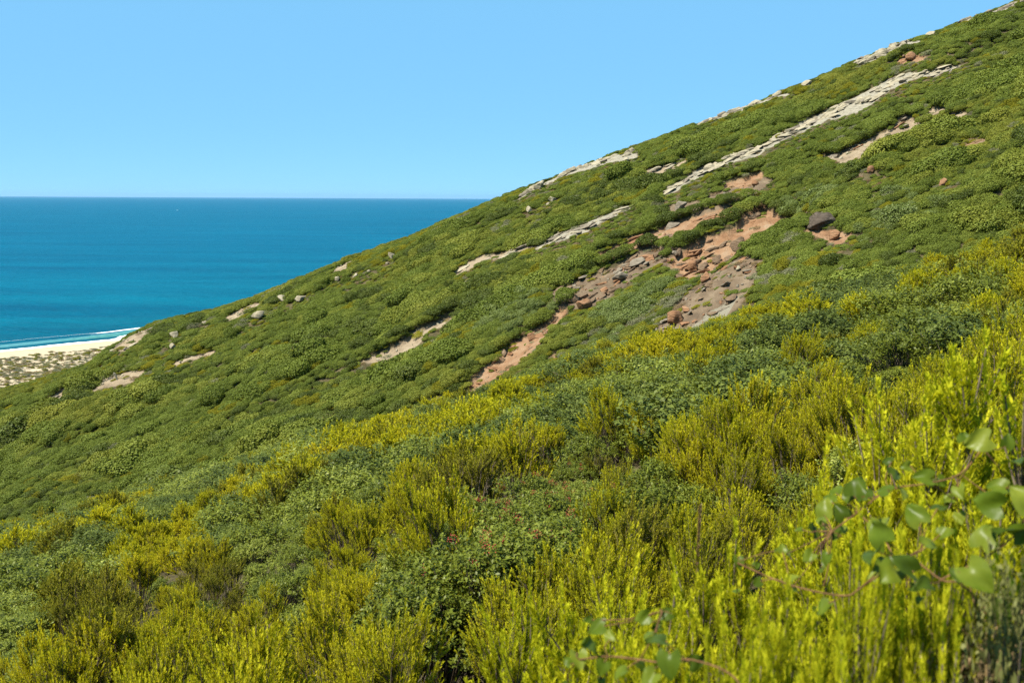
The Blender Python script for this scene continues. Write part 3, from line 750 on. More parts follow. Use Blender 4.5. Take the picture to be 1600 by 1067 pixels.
def build_far():
    r = np.random.default_rng(41)
    x, y = jitter_grid(-112, 112, 66, 160, .98, r)
    zf = z_far(x, y); znr = z_near(x, y)
    ang = x / y
    k = (zf > znr - .3) & (np.abs(ang) < .62)
    x, y = x[k], y[k]
    z = ground(x, y)
    # which points can be seen at all (a margin for other views)
    px, py = project(np.stack([x, y, z + .6], 1))
    _, W = strips(x, y, pad=.0, lowpad=.15)
    bare = W.max(0)
    _, W2 = strips(x, y, pad=.5, lowpad=3.6)
    nearbare = W2.max(0)
    brownish = W[2] + W[3] * .6 + W[1] * .35 + W[0] * .3
    keep = bare < .45
    sparse = (~keep) & (r.random(len(x)) < .62 * np.clip(brownish, 0, 1)) & (W[4] < .3)
    a = x * .987 + y * .16; b = y * .987 - x * .16
    mound = fbm(a / 9, b / 3.6, 51, 3)
    sc = .60 + 1.45 * np.clip((mound - .30) * 2.1, 0, 1.15)**1.3 * r.uniform(.75, 1.15, len(x))
    bigs = r.random(len(x)) < .035 + .05 * sstep(.55, .75, fbm(a / 14, b / 9, 59, 2)); sc = np.where(bigs, sc * 1.45 + .35, sc)
    # gaps between mounds
    gap = fbm(a / 5, b / 2.2, 57, 2) < .24
    sc = np.where(gap, sc * .6, sc)
    hh = r.uniform(.75, 1.15, len(x))
    sc = sc * (1 - .50 * nearbare)
    hh = hh * (1 - .40 * nearbare)
    sc = np.where(sparse, r.uniform(.2, .62, len(x)), sc)
    dxc = np.abs(x[:, None] - CLEAR[None, :, 0]); dyc = y[:, None] - CLEAR[None, :, 1]
    cl1 = ((dxc < CLEAR[None, :, 2] + .3) & (dyc > -1.7) & (dyc < .7)).any(1); cl2 = ((dxc < CLEAR[None, :, 2] + .5) & (dyc > -4.5) & (dyc < .7)).any(1)
    keep &= ~(cl1 & (r.random(len(x)) < .5)); sc = np.where(cl1, .32, np.where(cl2, np.minimum(sc, .55), sc)); hh = np.where(cl2, hh * .6, hh)
    edge = (YC - y)
    cl3 = ((dxc < CLEAR[None, :, 2] + 3.2) & (dyc > -8) & (dyc < 2.5)).any(1)
    sc = np.where(cl3, np.minimum(sc, 1.15), sc)
    sc = np.where(edge < 10, np.minimum(sc, 1.0), sc); hh = np.where(edge < 6, hh * .8, hh)
    kind = np.full(len(x), 'green', dtype='<U10')
    yl = fbm(a / 16, b / 5, 63, 3); u = r.random(len(x))
    kind[(yl > .65) & (u < .45)] = 'olive'
    kind[(yl > .72) & (u < .2)] = 'yellow'
    dk = fbm(a / 7, b / 4, 67, 2)
    kind[(dk > .66) & (u < .6)] = 'dark'
    kind[(dk < .27) & (u < .4)] = 'grey'
    kind[(u > .985)] = 'grey'
    for qx, qy, rx, ry, kk in FAR_DRIFT:
        c = math.cos(math.radians(22)); s_ = math.sin(math.radians(22))
        dx = (px - qx) * c - (py - qy) * s_; dy = (px - qx) * s_ + (py - qy) * c
        m = ((dx / rx)**2 + (dy / ry)**2 < r.uniform(.1, 1.7, len(x))) & (r.random(len(x)) < (.42 if kk in ('olive', 'yellow') else .8))
        kind[m] = 'grey' if kk == 'greygreen' else kk
        if kk == 'greygreen': kind[m & (r.random(len(x)) < .6)] = 'pale'
    odd = (kind == 'olive') | (kind == 'yellow') | (kind == 'grey')
    sc = np.where(odd, np.minimum(sc, 1.0), sc)
    ur = r.random(len(x))
    kind[sparse] = np.where(ur[sparse] < .40, 'brown', np.where(ur[sparse] < .62, 'grey', np.where(ur[sparse] < .82, 'olive', 'green')))
    al = keep | sparse
    # foot of the far slope hidden behind the near slope is thinned
    vis = (px > -90) & (px < 1690)
    al &= vis
    x, y, z, sc, hh, kind, px, py, nb = (v[al] for v in (x, y, z, sc, hh, kind, px, py, nearbare))
    fx, fy = jitter_grid(-105, 100, 84, 150, .5, r)
    _, Wa = strips(fx, fy); _, Wb = strips(fx, fy, pad=.7, lowpad=3.9)
    ncl = np.zeros(len(fx), bool)
    for c_ in CLEAR: ncl |= (np.abs(fx - c_[0]) < c_[2] + .6) & (fy - c_[1] > -3.2) & (fy - c_[1] < 1.0)
    m = (zf_gap(fx, fy) > 0) & (np.abs(fx / fy) < .56) & ((Wb.max(0) > .3) | ncl) & (Wa.max(0) < .35) & (r.random(len(fx)) < .8)
    fx, fy = fx[m], fy[m]; fz = ground(fx, fy); fpx, fpy = project(np.stack([fx, fy, fz + .2], 1)); uu = r.random(len(fx))
    fk = np.where(uu < .58, 'green', np.where(uu < .74, 'olive', np.where(uu < .86, 'brown', np.where(uu < .95, 'grey', 'dark'))))
    x = np.concatenate([x, fx]); y = np.concatenate([y, fy]); z = np.concatenate([z, fz]); sc = np.concatenate([sc, r.uniform(.26, .48, len(fx))]); hh = np.concatenate([hh, r.uniform(.5, .9, len(fx))])
    kind = np.concatenate([kind, fk]); px = np.concatenate([px, fpx]); py = np.concatenate([py, fpy]); nb = np.concatenate([nb, np.ones(len(fx))])
    gx2, gy2 = jitter_grid(-100, 100, 80, 150, 1.0, r)
    _, Wa = strips(gx2, gy2, pad=.1, lowpad=1.2)
    m = (zf_gap(gx2, gy2) > 0) & (np.abs(gx2 / gy2) < .56) & (Wa.max(0) < .2)
    gx2, gy2 = gx2[m], gy2[m]; m = np.ones(len(gx2), bool)
    for c_ in CLEAR: m &= ~((np.abs(gx2 - c_[0]) < c_[2] + .5) & (gy2 - c_[1] > -3.5) & (gy2 - c_[1] < 1.0))
    gx2, gy2 = gx2[m], gy2[m]; gz2 = ground(gx2, gy2); gpx, gpy = project(np.stack([gx2, gy2, gz2 + .3], 1)); uu = r.random(len(gx2))
    gk = np.where(uu < .86, 'green', np.where(uu < .93, 'dark', np.where(uu < .97, 'olive', 'grey')))
    x = np.concatenate([x, gx2]); y = np.concatenate([y, gy2]); z = np.concatenate([z, gz2]); sc = np.concatenate([sc, r.uniform(.5, .8, len(gx2))]); hh = np.concatenate([hh, r.uniform(.8, 1.15, len(gx2))])
    kind = np.concatenate([kind, gk]); px = np.concatenate([px, gpx]); py = np.concatenate([py, gpy]); nb = np.concatenate([nb, np.ones(len(gx2))])
    # overhanging rows along the upper rim of the deeper cuts
    ox, oy, osc = [], [], []
    for kk, dep, xs, ys, hw in SP:
        if dep < .6: continue
        n = int((xs[-1] - xs[0]) / .8) + 1
        t = np.linspace(xs[0], xs[-1], n) + r.uniform(-.2, .2, n)
        m = r.random(n) < .8
        ox.append(t[m]); oy.append((np.interp(t, xs, ys) + np.interp(t, xs, hw) + .75)[m]); osc.append(r.uniform(.8, 1.25, m.sum()))
    ox = np.concatenate(ox); oy = np.concatenate(oy); osc = np.concatenate(osc)
    oz = ground(ox, oy + .4)
    opx, opy = project(np.stack([ox, oy, oz + .6], 1))
    x = np.concatenate([x, ox]); y = np.concatenate([y, oy]); z = np.concatenate([z, oz]); sc = np.concatenate([sc, osc]); hh = np.concatenate([hh, np.full(len(ox), 1.0)])
    kind = np.concatenate([kind, np.where(r.random(len(ox)) < .3, 'dark', 'green')]); px = np.concatenate([px, opx]); py = np.concatenate([py, opy]); nb = np.concatenate([nb, np.zeros(len(ox))])
    tx, ty = slope_tilt(x, y, z_base, .75)
    rz = STRIKE + r.normal(0, .22, len(x)) + np.where(r.random(len(x)) < .5, math.pi, 0)
    # tilt with the slope after turning about the upright axis
    SCL = np.stack([sc * 1.25, sc * .9, sc * 1.08 * hh], 1)
    ROT = np.zeros((len(x), 3))
    for i in range(len(x)):
        mt = Matrix.Rotation(-tx[i], 3, 'Y') @ Matrix.Rotation(ty[i], 3, 'X') @ Matrix.Rotation(rz[i], 3, 'Z')
        ROT[i] = mt.to_euler()
    P = np.stack([x, y, z - .08 * sc], 1)
    protos = {'green': G_far, 'dark': D_far, 'pale': P_far, 'yellow': Y_far, 'olive': O_far, 'grey': E_far, 'brown': W_far}
    # the largest of each kind stand as shrubs of their own, the rest as one mass of scrub
    app = sc * np.sqrt(hh) / np.hypot(x, y)
    inview = (px > 0) & (px < 1600) & (py > -5) & (py < 900) & (zf_gap(x, y) > .5)
    quota = {'green': 300, 'dark': 110, 'pale': 60, 'yellow': 60, 'olive': 110, 'grey': 80, 'brown': 60}
    desc = {'green': ('green_shrub', 'wind-pruned green shrub'), 'dark': ('dark_green_shrub', 'dark green rounded shrub'), 'pale': ('pale_green_shrub', 'pale green rounded shrub'),
            'yellow': ('yellow_heath_bush', 'yellow-green heath bush'), 'olive': ('olive_heath_bush', 'olive brown heath bush'), 'grey': ('grey_shrub', 'grey-green half bare shrub'), 'brown': ('dry_shrub', 'small dry brown shrub')}
    stuffP = {k: [] for k in protos}
    for kk in protos:
        ids = np.where(kind == kk)[0]
        cand = ids[inview[ids]]; cand = cand[np.argsort(-app[cand])][:quota[kk]]
        chosen = set(cand.tolist())
        nm, ds = desc[kk]
        for i in cand:
            o = link(nm, protos[kk][int(r.integers(len(protos[kk])))], None, P[i], ROT[i], SCL[i])
            zn = far_zone(px[i], py[i])
            tag(o, '%s %s' % (ds, zn), 'shrub', '%s %s' % (ds.replace(' bush', ' bushes').replace(' shrub', ' shrubs'), zn))
        rest = np.array([i for i in ids if i not in chosen], int)
        if len(rest):
            names = {'green': 'green scrub blanketing the far slope', 'dark': 'dark green scrub scattered over the far slope', 'pale': 'pale green scrub in patches on the far slope',
                     'yellow': 'yellow heath in drifts on the far slope', 'olive': 'olive heath in drifts on the far slope', 'grey': 'grey-green half bare scrub on the far slope', 'brown': 'dry brown tufts on the bare soil'}
            scatter_stuff(nm.replace('_shrub', '_scrub').replace('_bush', '_scrub'), protos[kk], P[rest], ROT[rest], SCL[rest], r.integers(0, len(protos[kk]), len(rest)), names[kk])

def zf_gap(x, y): return z_far(x, y) - z_near(x, y)
def crest_y(px): return np.interp(px, _c[:, 0], _c[:, 1])
def far_zone(px, py):
    d = py - crest_y(px)
    if d < 14:
        return 'on the skyline over the sea' if px < 740 else ('on the skyline right of the sea' if px < 1150 else 'on the skyline at the upper right')
    if px < 260: return 'at the left end of the spur above the beach' if d < 90 else 'low on the slope at the left edge'
    if px < 560: return 'below the pale boulders left of the soil scar' if d < 110 else ('just above the near heath at the lower left' if py > 705 else 'in the hollow at the lower left' if px < 410 else 'left of the lower red gully')
    if px < 860:
        return 'on the slope below the sea horizon' if d < 130 else ('around the long narrow soil scar' if py < 590 else 'beside the red gully at the foot of the slope')
    if px < 1270:
        if d < 75: return 'between skyline and pale rock band'
        return 'just below the pale rock band' if py < 330 else ('around the red eroded scar' if py < 540 else 'below the red eroded scar')
    if py < 140: return 'above the upper end of the pale rock band'
    return 'right of the big round boulder' if py > 290 else 'below the upper end of the pale rock band'
build_far()

# ------------------------------------------------------------------ near slope: heath and mastic
# what grows where, seen from the camera's stand: (px, py, rx, ry, kind)
NEAR_DRIFT = [
    (110, 890, 190, 75, 'mastic'), (20, 960, 80, 90, 'mastic'), (430, 800, 80, 40, 'mastic'), (250, 850, 95, 45, 'heath'), (330, 880, 70, 30, 'olive'), (120, 930, 75, 55, 'olive'),
    (440, 860, 90, 35, 'mastic'), (260, 945, 60, 25, 'dead'), (330, 940, 50, 18, 'mastic'), (450, 950, 60, 30, 'mastic'), (390, 940, 30, 35, 'olive'), (250, 1010, 260, 60, 'heath'), (60, 1050, 70, 30, 'heath'),
    (830, 765, 130, 55, 'berry'), (705, 815, 100, 32, 'berry'), (640, 860, 70, 40, 'mastic'), (1050, 730, 70, 40, 'mastic'), (590, 745, 45, 25, 'mastic'), (640, 790, 60, 22, 'mastic'),
    (700, 730, 50, 30, 'olive'), (670, 780, 30, 40, 'olive'), (560, 830, 40, 45, 'heath'), (880, 640, 70, 25, 'dark'), (840, 700, 70, 20, 'dark'), (1060, 640, 45, 22, 'mastic'), (1110, 620, 40, 16, 'dark'),
    (1170, 560, 70, 28, 'dark'), (1270, 500, 110, 24, 'dark'), (1450, 460, 110, 26, 'mastic'), (1560, 440, 60, 24, 'mastic'), (1430, 520, 40, 30, 'mastic'), (1240, 560, 40, 20, 'mastic'), (1310, 690, 60, 26, 'mastic'),
    (1360, 440, 60, 16, 'dark'), (540, 1040, 40, 40, 'berry'), (620, 1020, 50, 55, 'dead'), (690, 1000, 40, 60, 'dead'), (1190, 690, 40, 30, 'olive'), (560, 935, 90, 40, 'heath'), (450, 900, 30, 25, 'dark'),
    (120, 835, 120, 14, 'dark'),
]
PROTO_NEAR = {}
def plant(name, parts, loc, rz, scl, label, cat, group, tilt=(0, 0)):
    root = bpy.data.objects.new(name, None); COL.objects.link(root); root.empty_display_size = .1
    root.location = loc; root.rotation_euler = (tilt[0], tilt[1], rz); root.scale = scl
    names = ('foliage', 'woody_stem', 'berry_cluster')
    for nm, me in zip(names, parts):
        if me is not None:
            o = bpy.data.objects.new(nm, me); COL.objects.link(o); o.parent = root
            if nm == 'berry_cluster': o['kind'] = 'stuff'
    tag(root, label, cat, group); return root

def near_zone(px, py):
    if py > 930: return ('along the bottom edge at the left' if px < 430 else 'along the bottom edge in the middle' if px < 900 else 'among the close plants at the bottom right')
    if py > 780:
        return 'in the lower left thicket' if px < 430 else ('below the red-berried bushes' if px < 950 else 'left of the climbing vine' if px < 1250 else 'around the climbing vine')
    if px < 560: return 'where the near slope meets the hollow at the left'
    if px < 950: return 'above the red-berried bushes' if py < 700 else 'beside the red-berried bushes'
    return 'on the near slope below the grey path' if px < 1250 and py < 660 else ('in the heath right of the red-berried bushes' if py > 560 else 'on the near ridge at the right')

def build_near():
    r = np.random.default_rng(77)
    xs, ys, ring = [], [], []
    for y0, y1, sp in ((3.0, 9, .40), (9, 20, .60), (20, 85, .98)):
        x, y = jitter_grid(-.66 * y1 - 1, .66 * y1 + 1, y0, y1, sp, r)
        k = np.abs(x) < .60 * y + .8
        xs.append(x[k]); ys.append(y[k]); ring.append(np.full(k.sum(), sp))
    x = np.concatenate(xs); y = np.concatenate(ys); sp = np.concatenate(ring)
    k = z_near(x, y) > z_far(x, y) - .5
    x, y, sp = x[k], y[k], sp[k]
    z = ground(x, y)
    hgt = .82 * (.62 + 1.0 * (fbm(x / (1.1 + .03 * y), y / (1.1 + .03 * y), 91, 2) - .22)) * r.uniform(.62, 1.28, len(x))
    px, py = project(np.stack([x, y, z + hgt * .8], 1))
    kind = np.full(len(x), 'heath', dtype='<U10')
    nz = fbm(x / 5, y / 3.2, 95, 3); u = r.random(len(x))
    close = np.hypot(x, y) < 10
    kind[(nz < .37) & ~close] = 'mastic'; kind[(nz < .30) & ~close] = 'dark'
    kind[(nz > .62) & (u < .4)] = 'olive'
    kind[(u > .94)] = 'olive'
    kind[(u < .045) & ~close] = 'mastic'
    far = np.hypot(x, y) > 26
    mid = np.hypot(x, y) > 11
    lim = np.where(px < 560, .56, np.where(px < 1000, .51, .47))
    sel = mid & (nz + r.normal(0, .05, len(x)) < lim) & (kind == 'heath')
    kind[sel] = np.where(r.random(sel.sum()) < .6, 'dark', 'mastic')
    close2 = (np.hypot(x, y) <= 11) & (fbm(x / 1.6, y / 1.6, 97, 2) < .36) & (kind == 'heath') & (px < 1150) & (py < 930)
    kind[close2] = np.where(r.random(close2.sum()) < .5, 'olive', 'mastic')
    for qx, qy, rx, ry, kk in NEAR_DRIFT:
        c = math.cos(math.radians(12)); s_ = math.sin(math.radians(12))
        dx = (px - qx) * c - (py - qy) * s_; dy = (px - qx) * s_ + (py - qy) * c
        kind[(dx / rx)**2 + (dy / ry)**2 < r.uniform(.7, 1.2, len(x))] = kk
    # the strip of the near ridge against the far slope is mostly yellow heath
    dead = kind == 'dead'; kind[dead & (u < .8)] = 'heath'
    D = np.hypot(x, y)
    gone = (fbm(x / (.9 + .02 * y), y / (.9 + .02 * y), 93, 2) < .27) & (y > 9)
    hgt = np.where(gone, hgt * .6, hgt)
    view = (px > -60) & (px < 1660) & (py < 1200)
    items = []
    order = np.argsort(D)
    cnt = {}
    quota = {'heath': 300, 'olive': 90, 'mastic': 200, 'berry': 60, 'dark': 160, 'dead': 30}
    desc = {'heath': ('heath_bush', 'yellow-green heath bush', 'heath bush'), 'olive': ('olive_heath_bush', 'olive brown heath bush', 'heath bush'), 'mastic': ('mastic_bush', 'dense green leathery-leaved bush', 'bush'),
            'berry': ('berried_bush', 'pale green bush with dark red berry clusters', 'bush'), 'dark': ('dark_green_bush', 'dark green small-leaved bush', 'bush'), 'dead': ('dead_heath_bush', 'bare grey dead heath bush', 'heath bush')}
    stuff = {}
    for i in order:
        kk = kind[i]; d = D[i]
        if not view[i]: continue
        if kk == 'heath': protos = HE0 if d < 4.6 else (HE1 if d < 13 else HE2)
        elif kk == 'olive': protos = HO1 if d < 13 else HO2
        elif kk == 'mastic': protos = MA1 if d < 13 else MA2
        elif kk == 'berry': protos = MB1
        elif kk == 'dark': protos = MA1 if d < 9 else MD2
        else: protos = DEAD
        j = int(r.integers(len(protos)))
        H0 = 1.4 if protos is HE0 else .9
        s = hgt[i] / H0
        wd = {.40: .9, .60: 1.1, .98: 1.35}[sp[i]] * (1.0 if kk in ('heath', 'olive') else 1.08)
        if kk in ('mastic', 'berry', 'dark'): s *= .92
        loc = (x[i], y[i], z[i] - .03); rz = r.random() * 6.283
        tl = (r.normal(0, .06), r.normal(0, .06) - .05)
        scl = (s * wd, s * wd, s) if protos is not HE0 else (.8 * wd, .8 * wd, s)
        c = cnt.get(kk, 0)
        if c < quota[kk]:
            cnt[kk] = c + 1
            nm, ds, cat = desc[kk]; zn = near_zone(px[i], py[i])
            plant(nm, protos[j], loc, rz, scl, '%s %s' % (ds, zn), cat, '%s %s' % (ds.replace(' bush', ' bushes'), zn), tl)
        else:
            key = (kk, id(protos)); stuff.setdefault(key, (protos, []))[1].append((loc, (tl[0], tl[1], rz), scl, j))
    lab = {'heath': ('heath', 'yellow-green heath covering the farther part of the near slope'), 'olive': ('olive_heath', 'olive heath mixed in on the farther near slope'), 'mastic': ('mastic_scrub', 'green leathery-leaved scrub on the farther near slope'),
           'berry': ('berried_scrub', 'pale green scrub with red berries on the near slope'), 'dark': ('dark_green_thicket', 'dark green scrub on the farther near slope'), 'dead': ('dead_heath', 'bare grey dead heath among the bushes')}
    for (kk, _), (protos, L) in stuff.items():
        P = np.array([l[0] for l in L]); R_ = np.array([l[1] for l in L]); S_ = np.array([l[2] for l in L]); I = np.array([l[3] for l in L])
        scatter_stuff(lab[kk][0], protos, P, R_, S_, I, lab[kk][1])

def dead_parts(seed):
    r = np.random.default_rng(seed)
    V, q = twig_mesh('t', seed, None, R=.34, H=.62, n=420, th=.0026)
    return (None, mesh_arrays('woody_stem', V, q.ravel(), np.full(len(q), 4), M['twig']), None)
DEAD = [dead_parts(300), dead_parts(301)]
build_near()

# ------------------------------------------------------------------ rocks
def rock_material(name, stops, layer=1.0):
    t = NT(name); oc = t.n('ShaderNodeTexCoord').outputs['Object']; pos = t.pos()
    n1 = t.noise(pos, 1.1, 6, .65); n2 = t.noise(t.mapping(pos, (.5, .8, 3.2), (0, .38, 0)), 3.0, 5, .6)
    f = t.math('ADD', t.math('MULTIPLY', n1, .55), t.math('MULTIPLY', n2, .45))
    h = t.math('ADD', n1, t.math('MULTIPLY', n2, layer))
    t.l(t.principled(t.ramp(f, stops), .92, .12, t.bump(h, .9, .2)).outputs[0], t.out.inputs[0]); return t.m
RM = {'pale': rock_material('pale_rock', [(.3, (.13, .110, .075)), (.48, (.26, .225, .155)), (.7, (.34, .30, .215))]),
      'grey': rock_material('grey_rock', [(.3, (.080, .066, .048)), (.5, (.165, .138, .102)), (.7, (.24, .21, .16))]),
      'red': rock_material('red_rock', [(.3, (.11, .055, .028)), (.5, (.20, .105, .055)), (.7, (.26, .165, .095))]),
      'brown': rock_material('brown_rock', [(.3, (.060, .040, .024)), (.5, (.13, .088, .055)), (.7, (.20, .145, .095))]),
      'dark': rock_material('dark_rock', [(.3, (.036, .027, .020)), (.5, (.070, .054, .041)), (.7, (.13, .105, .080))])}
import bmesh
_bm = bmesh.new(); bmesh.ops.create_icosphere(_bm, subdivisions=4, radius=1.0)
_iv4 = np.array([v.co[:] for v in _bm.verts]); _if4 = np.array([[v.index for v in f.verts] for f in _bm.faces]); _bm.free()
_bm = bmesh.new(); bmesh.ops.create_icosphere(_bm, subdivisions=3, radius=1.0)
_iv3 = np.array([v.co[:] for v in _bm.verts]); _if3 = np.array([[v.index for v in f.verts] for f in _bm.faces]); _bm.free()
def rock_mesh(name, seed, mat, cuts=15, depth=(.46, .82), flat=1.0, noise=.06, hi=False):
    r = np.random.default_rng(seed); V = (_iv4 if hi else _iv3).copy(); Fc = _if4 if hi else _if3
    V[:, :2] *= 1.25
    for _ in range(cuts):
        n = unit(r.normal(size=3) * np.array([1, 1, flat])); d = r.uniform(*depth)
        k = V @ n - d; V -= np.maximum(k, 0)[:, None] * n * .96
    k = r.normal(size=(6, 3)) * 3.2; ph = r.random(6) * 6.28
    V += unit(V) * (np.sin(V @ k.T + ph).sum(1) * noise / 2.5)[:, None] + r.normal(size=V.shape) * noise * .16
    return mesh_arrays(name, V, Fc.ravel(), np.full(len(Fc), 3), mat, smooth=False)
ROCK = {k: [rock_mesh('rock', 500 + 10 * i + j, m) for j in range(4)] for i, (k, m) in enumerate(RM.items())}
SLAB = {k: [rock_mesh('slab', 600 + 10 * i + j, m, cuts=14, depth=(.5, .8), flat=1.6, noise=.07) for j in range(4)] for i, (k, m) in enumerate(RM.items())}
ROUND = rock_mesh('boulder', 700, RM['dark'], cuts=9, depth=(.72, .95), noise=.10, hi=True)
rr = np.random.default_rng(123)
BED = Matrix.Rotation(STRIKE, 3, 'Z') @ Matrix.Rotation(-math.atan(.41), 3, 'Y')       # lie of the rock beds

def outcrop(strip, n, kinds, label, name='rock_outcrop', L=(.8, 2.6), T=(.10, .30), Dp=(.35, .9), span=(-.9, .95), messy=.08, lift=0.0):
    k, dep, xs, ys, hw = SP[strip]
    t = np.sort(rr.uniform(xs[0] + .3, xs[-1] - .3, n)); mid = t[n // 2]
    c0 = (mid, float(np.interp(mid, xs, ys))); z0 = float(ground(np.array([c0[0]]), np.array([c0[1]]))[0])
    root = bpy.data.objects.new(name, None); COL.objects.link(root); root.location = (c0[0], c0[1], z0)
    for x in t:
        y = np.interp(x, xs, ys) + rr.uniform(*span) * np.interp(x, xs, hw)
        z = float(ground(np.array([x]), np.array([y]))[0])
        l, th, dp = rr.uniform(*L), rr.uniform(*T), rr.uniform(*Dp)
        kd = kinds[int(rr.integers(len(kinds)))]
        rot = (Matrix.Rotation(rr.normal(0, messy), 3, 'X') @ Matrix.Rotation(rr.normal(0, messy), 3, 'Y') @ Matrix.Rotation(rr.normal(0, messy * 1.5), 3, 'Z') @ BED).to_euler()
        link('slab', SLAB[kd][int(rr.integers(4))], root, (x - c0[0], y - c0[1], z + lift + th * rr.uniform(-.1, .5) - z0), rot, (l / 1.7, dp / 1.7, th))
    tag(root, label, 'rock outcrop', 'rock outcrops on the far slope')

outcrop(0, 150, ['pale', 'pale', 'pale', 'grey'], 'long pale band of layered rock climbing to the upper right', L=(.7, 2.6), T=(.12, .36), messy=.13)
outcrop(1, 26, ['pale', 'grey'], 'narrow pale rock ledge left of the long rock band', L=(1.0, 2.6), T=(.10, .22))
outcrop(2, 12, ['pale', 'grey'], 'short grey ledge at the lower end of the narrow ledge')
outcrop(5, 26, ['red', 'brown', 'red'], 'reddish rock ledges along the top of the eroded scar')
outcrop(7, 70, ['brown', 'grey', 'brown', 'red'], 'broken brown rock ledges left of the red soil', L=(.5, 1.7), T=(.14, .4), messy=.2)
outcrop(8, 40, ['brown', 'red'], 'brown rock steps standing out of the orange soil', L=(.5, 1.9), T=(.14, .4), messy=.25)
outcrop(9, 40, ['brown', 'red', 'grey'], 'scattered slabs beside the grey path', L=(.4, 1.2), T=(.1, .3), messy=.3)
outcrop(13, 14, ['red', 'grey'], 'low ledges below the upper end of the rock band', L=(.5, 1.6))
outcrop(16, 34, ['pale', 'pale', 'grey'], 'pale rocks along the skyline right of the sea', L=(.7, 2.2), T=(.3, .6), lift=.05)
outcrop(17, 10, ['grey', 'pale'], 'small grey ledge between skyline and rock band')
outcrop(18, 26, ['pale', 'pale', 'grey'], 'pale rocks lining the skyline in the middle of its climb', L=(.7, 2.2), T=(.3, .65), lift=.05)
outcrop(19, 22, ['pale', 'pale', 'grey'], 'pale blocks on the skyline above the rock band', L=(.8, 2.2), T=(.4, .8), messy=.15, lift=.08)
outcrop(20, 10, ['red', 'brown'], 'small red rock step near the top right skyline', L=(.5, 1.3), T=(.2, .4))
outcrop(21, 16, ['pale', 'grey'], 'pale rocks at the top right corner of the skyline', L=(.8, 2.2), T=(.35, .7), lift=.05)
outcrop(22, 16, ['pale', 'grey'], 'pale ledges at the left end of the spur', L=(.5, 1.5))
outcrop(24, 12, ['pale', 'grey'], 'pale rocks on the spur edge right of the beach', L=(.5, 1.4))
outcrop(4, 44, ['red', 'brown', 'red'], 'crumbling red rocks in the gully at the foot of the slope', L=(.35, 1.1), T=(.12, .3), messy=.4)

for px_, py_, wpx, hpx, kd, lab in BOULDERS:
    P = far_at(px_, py_ + hpx * .3); wm = wpx * P[1] / F; hm = hpx * P[1] / F
    z = float(ground(P[0:1], P[1:2])[0])
    me = ROUND if kd == 'round' else ROCK[kd][int(rr.integers(4))]
    rot = (Matrix.Rotation(rr.normal(0, .15), 3, 'X') @ BED @ Matrix.Rotation(rr.normal(0, .2) + math.pi * int(rr.integers(2)), 3, 'Z')).to_euler() if kd != 'round' else Euler((.1, -.1, .3))
    o = link('boulder', me, None, (P[0], P[1], z + hm * (.42 if kd != 'round' else .25)), rot, (wm / 1.9, wm / 2.3, hm / 1.45))
    tag(o, lab, 'rock', 'boulders on the far slope')

# loose stones on the bare soil
def build_scree():
    x, y = jitter_grid(-70, 75, 84, 150, .55, rr)
    _, W = strips(x, y); p = np.clip(W[0] * .3 + W[1] * .35 + W[2] * .6 + W[3] * .35, 0, 1)
    k = rr.random(len(x)) < p * .7; x, y = x[k], y[k]; W = W[:, k]
    z = ground(x, y); sz = .06 + .22 * rr.random(len(x))**2.5
    protos = [ROCK['brown'][0], ROCK['red'][1], ROCK['grey'][2], ROCK['pale'][3]]
    idx = np.where(W[0] > .4, 3, np.where(W[3] > .4, 3, np.where(W[1] > .4, 1, rr.integers(0, 3, len(x)))))
    scatter_stuff('loose_stones', protos, np.stack([x, y, z], 1), rr.random((len(x), 3)) * 6.28, np.stack([sz, sz, sz * .75], 1), idx, 'loose stones scattered over the bare soil')
build_scree()

# low plants on the dunes behind the beach
def build_dune_plants():
    n = 30000
    sv = rr.uniform(-140, 260, n); d = rr.uniform(43, 230, n)
    k = (fbm(sv / 6, d / 4, 141, 3) + .3 * sstep(44, 80, d)) > rr.uniform(.30, .80, n)
    sv, d = sv[k], d[k]; P = shore(sv, d + shore_curve(sv)); P[:, 2] += dune_h(sv, d) - .1
    sz = rr.uniform(.6, 1.7, len(d))
    scatter_stuff('dune_scrub', [E_far[0], E_far[1], W_far[0], O_far[0]], P, np.stack([np.zeros(len(d)), np.zeros(len(d)), rr.random(len(d)) * 6.28], 1), np.stack([sz * 1.2, sz, sz * .7], 1), rr.choice(4, len(d), p=[.25, .25, .35, .15]), 'low grey-green plants covering the dunes behind the beach')
build_dune_plants()

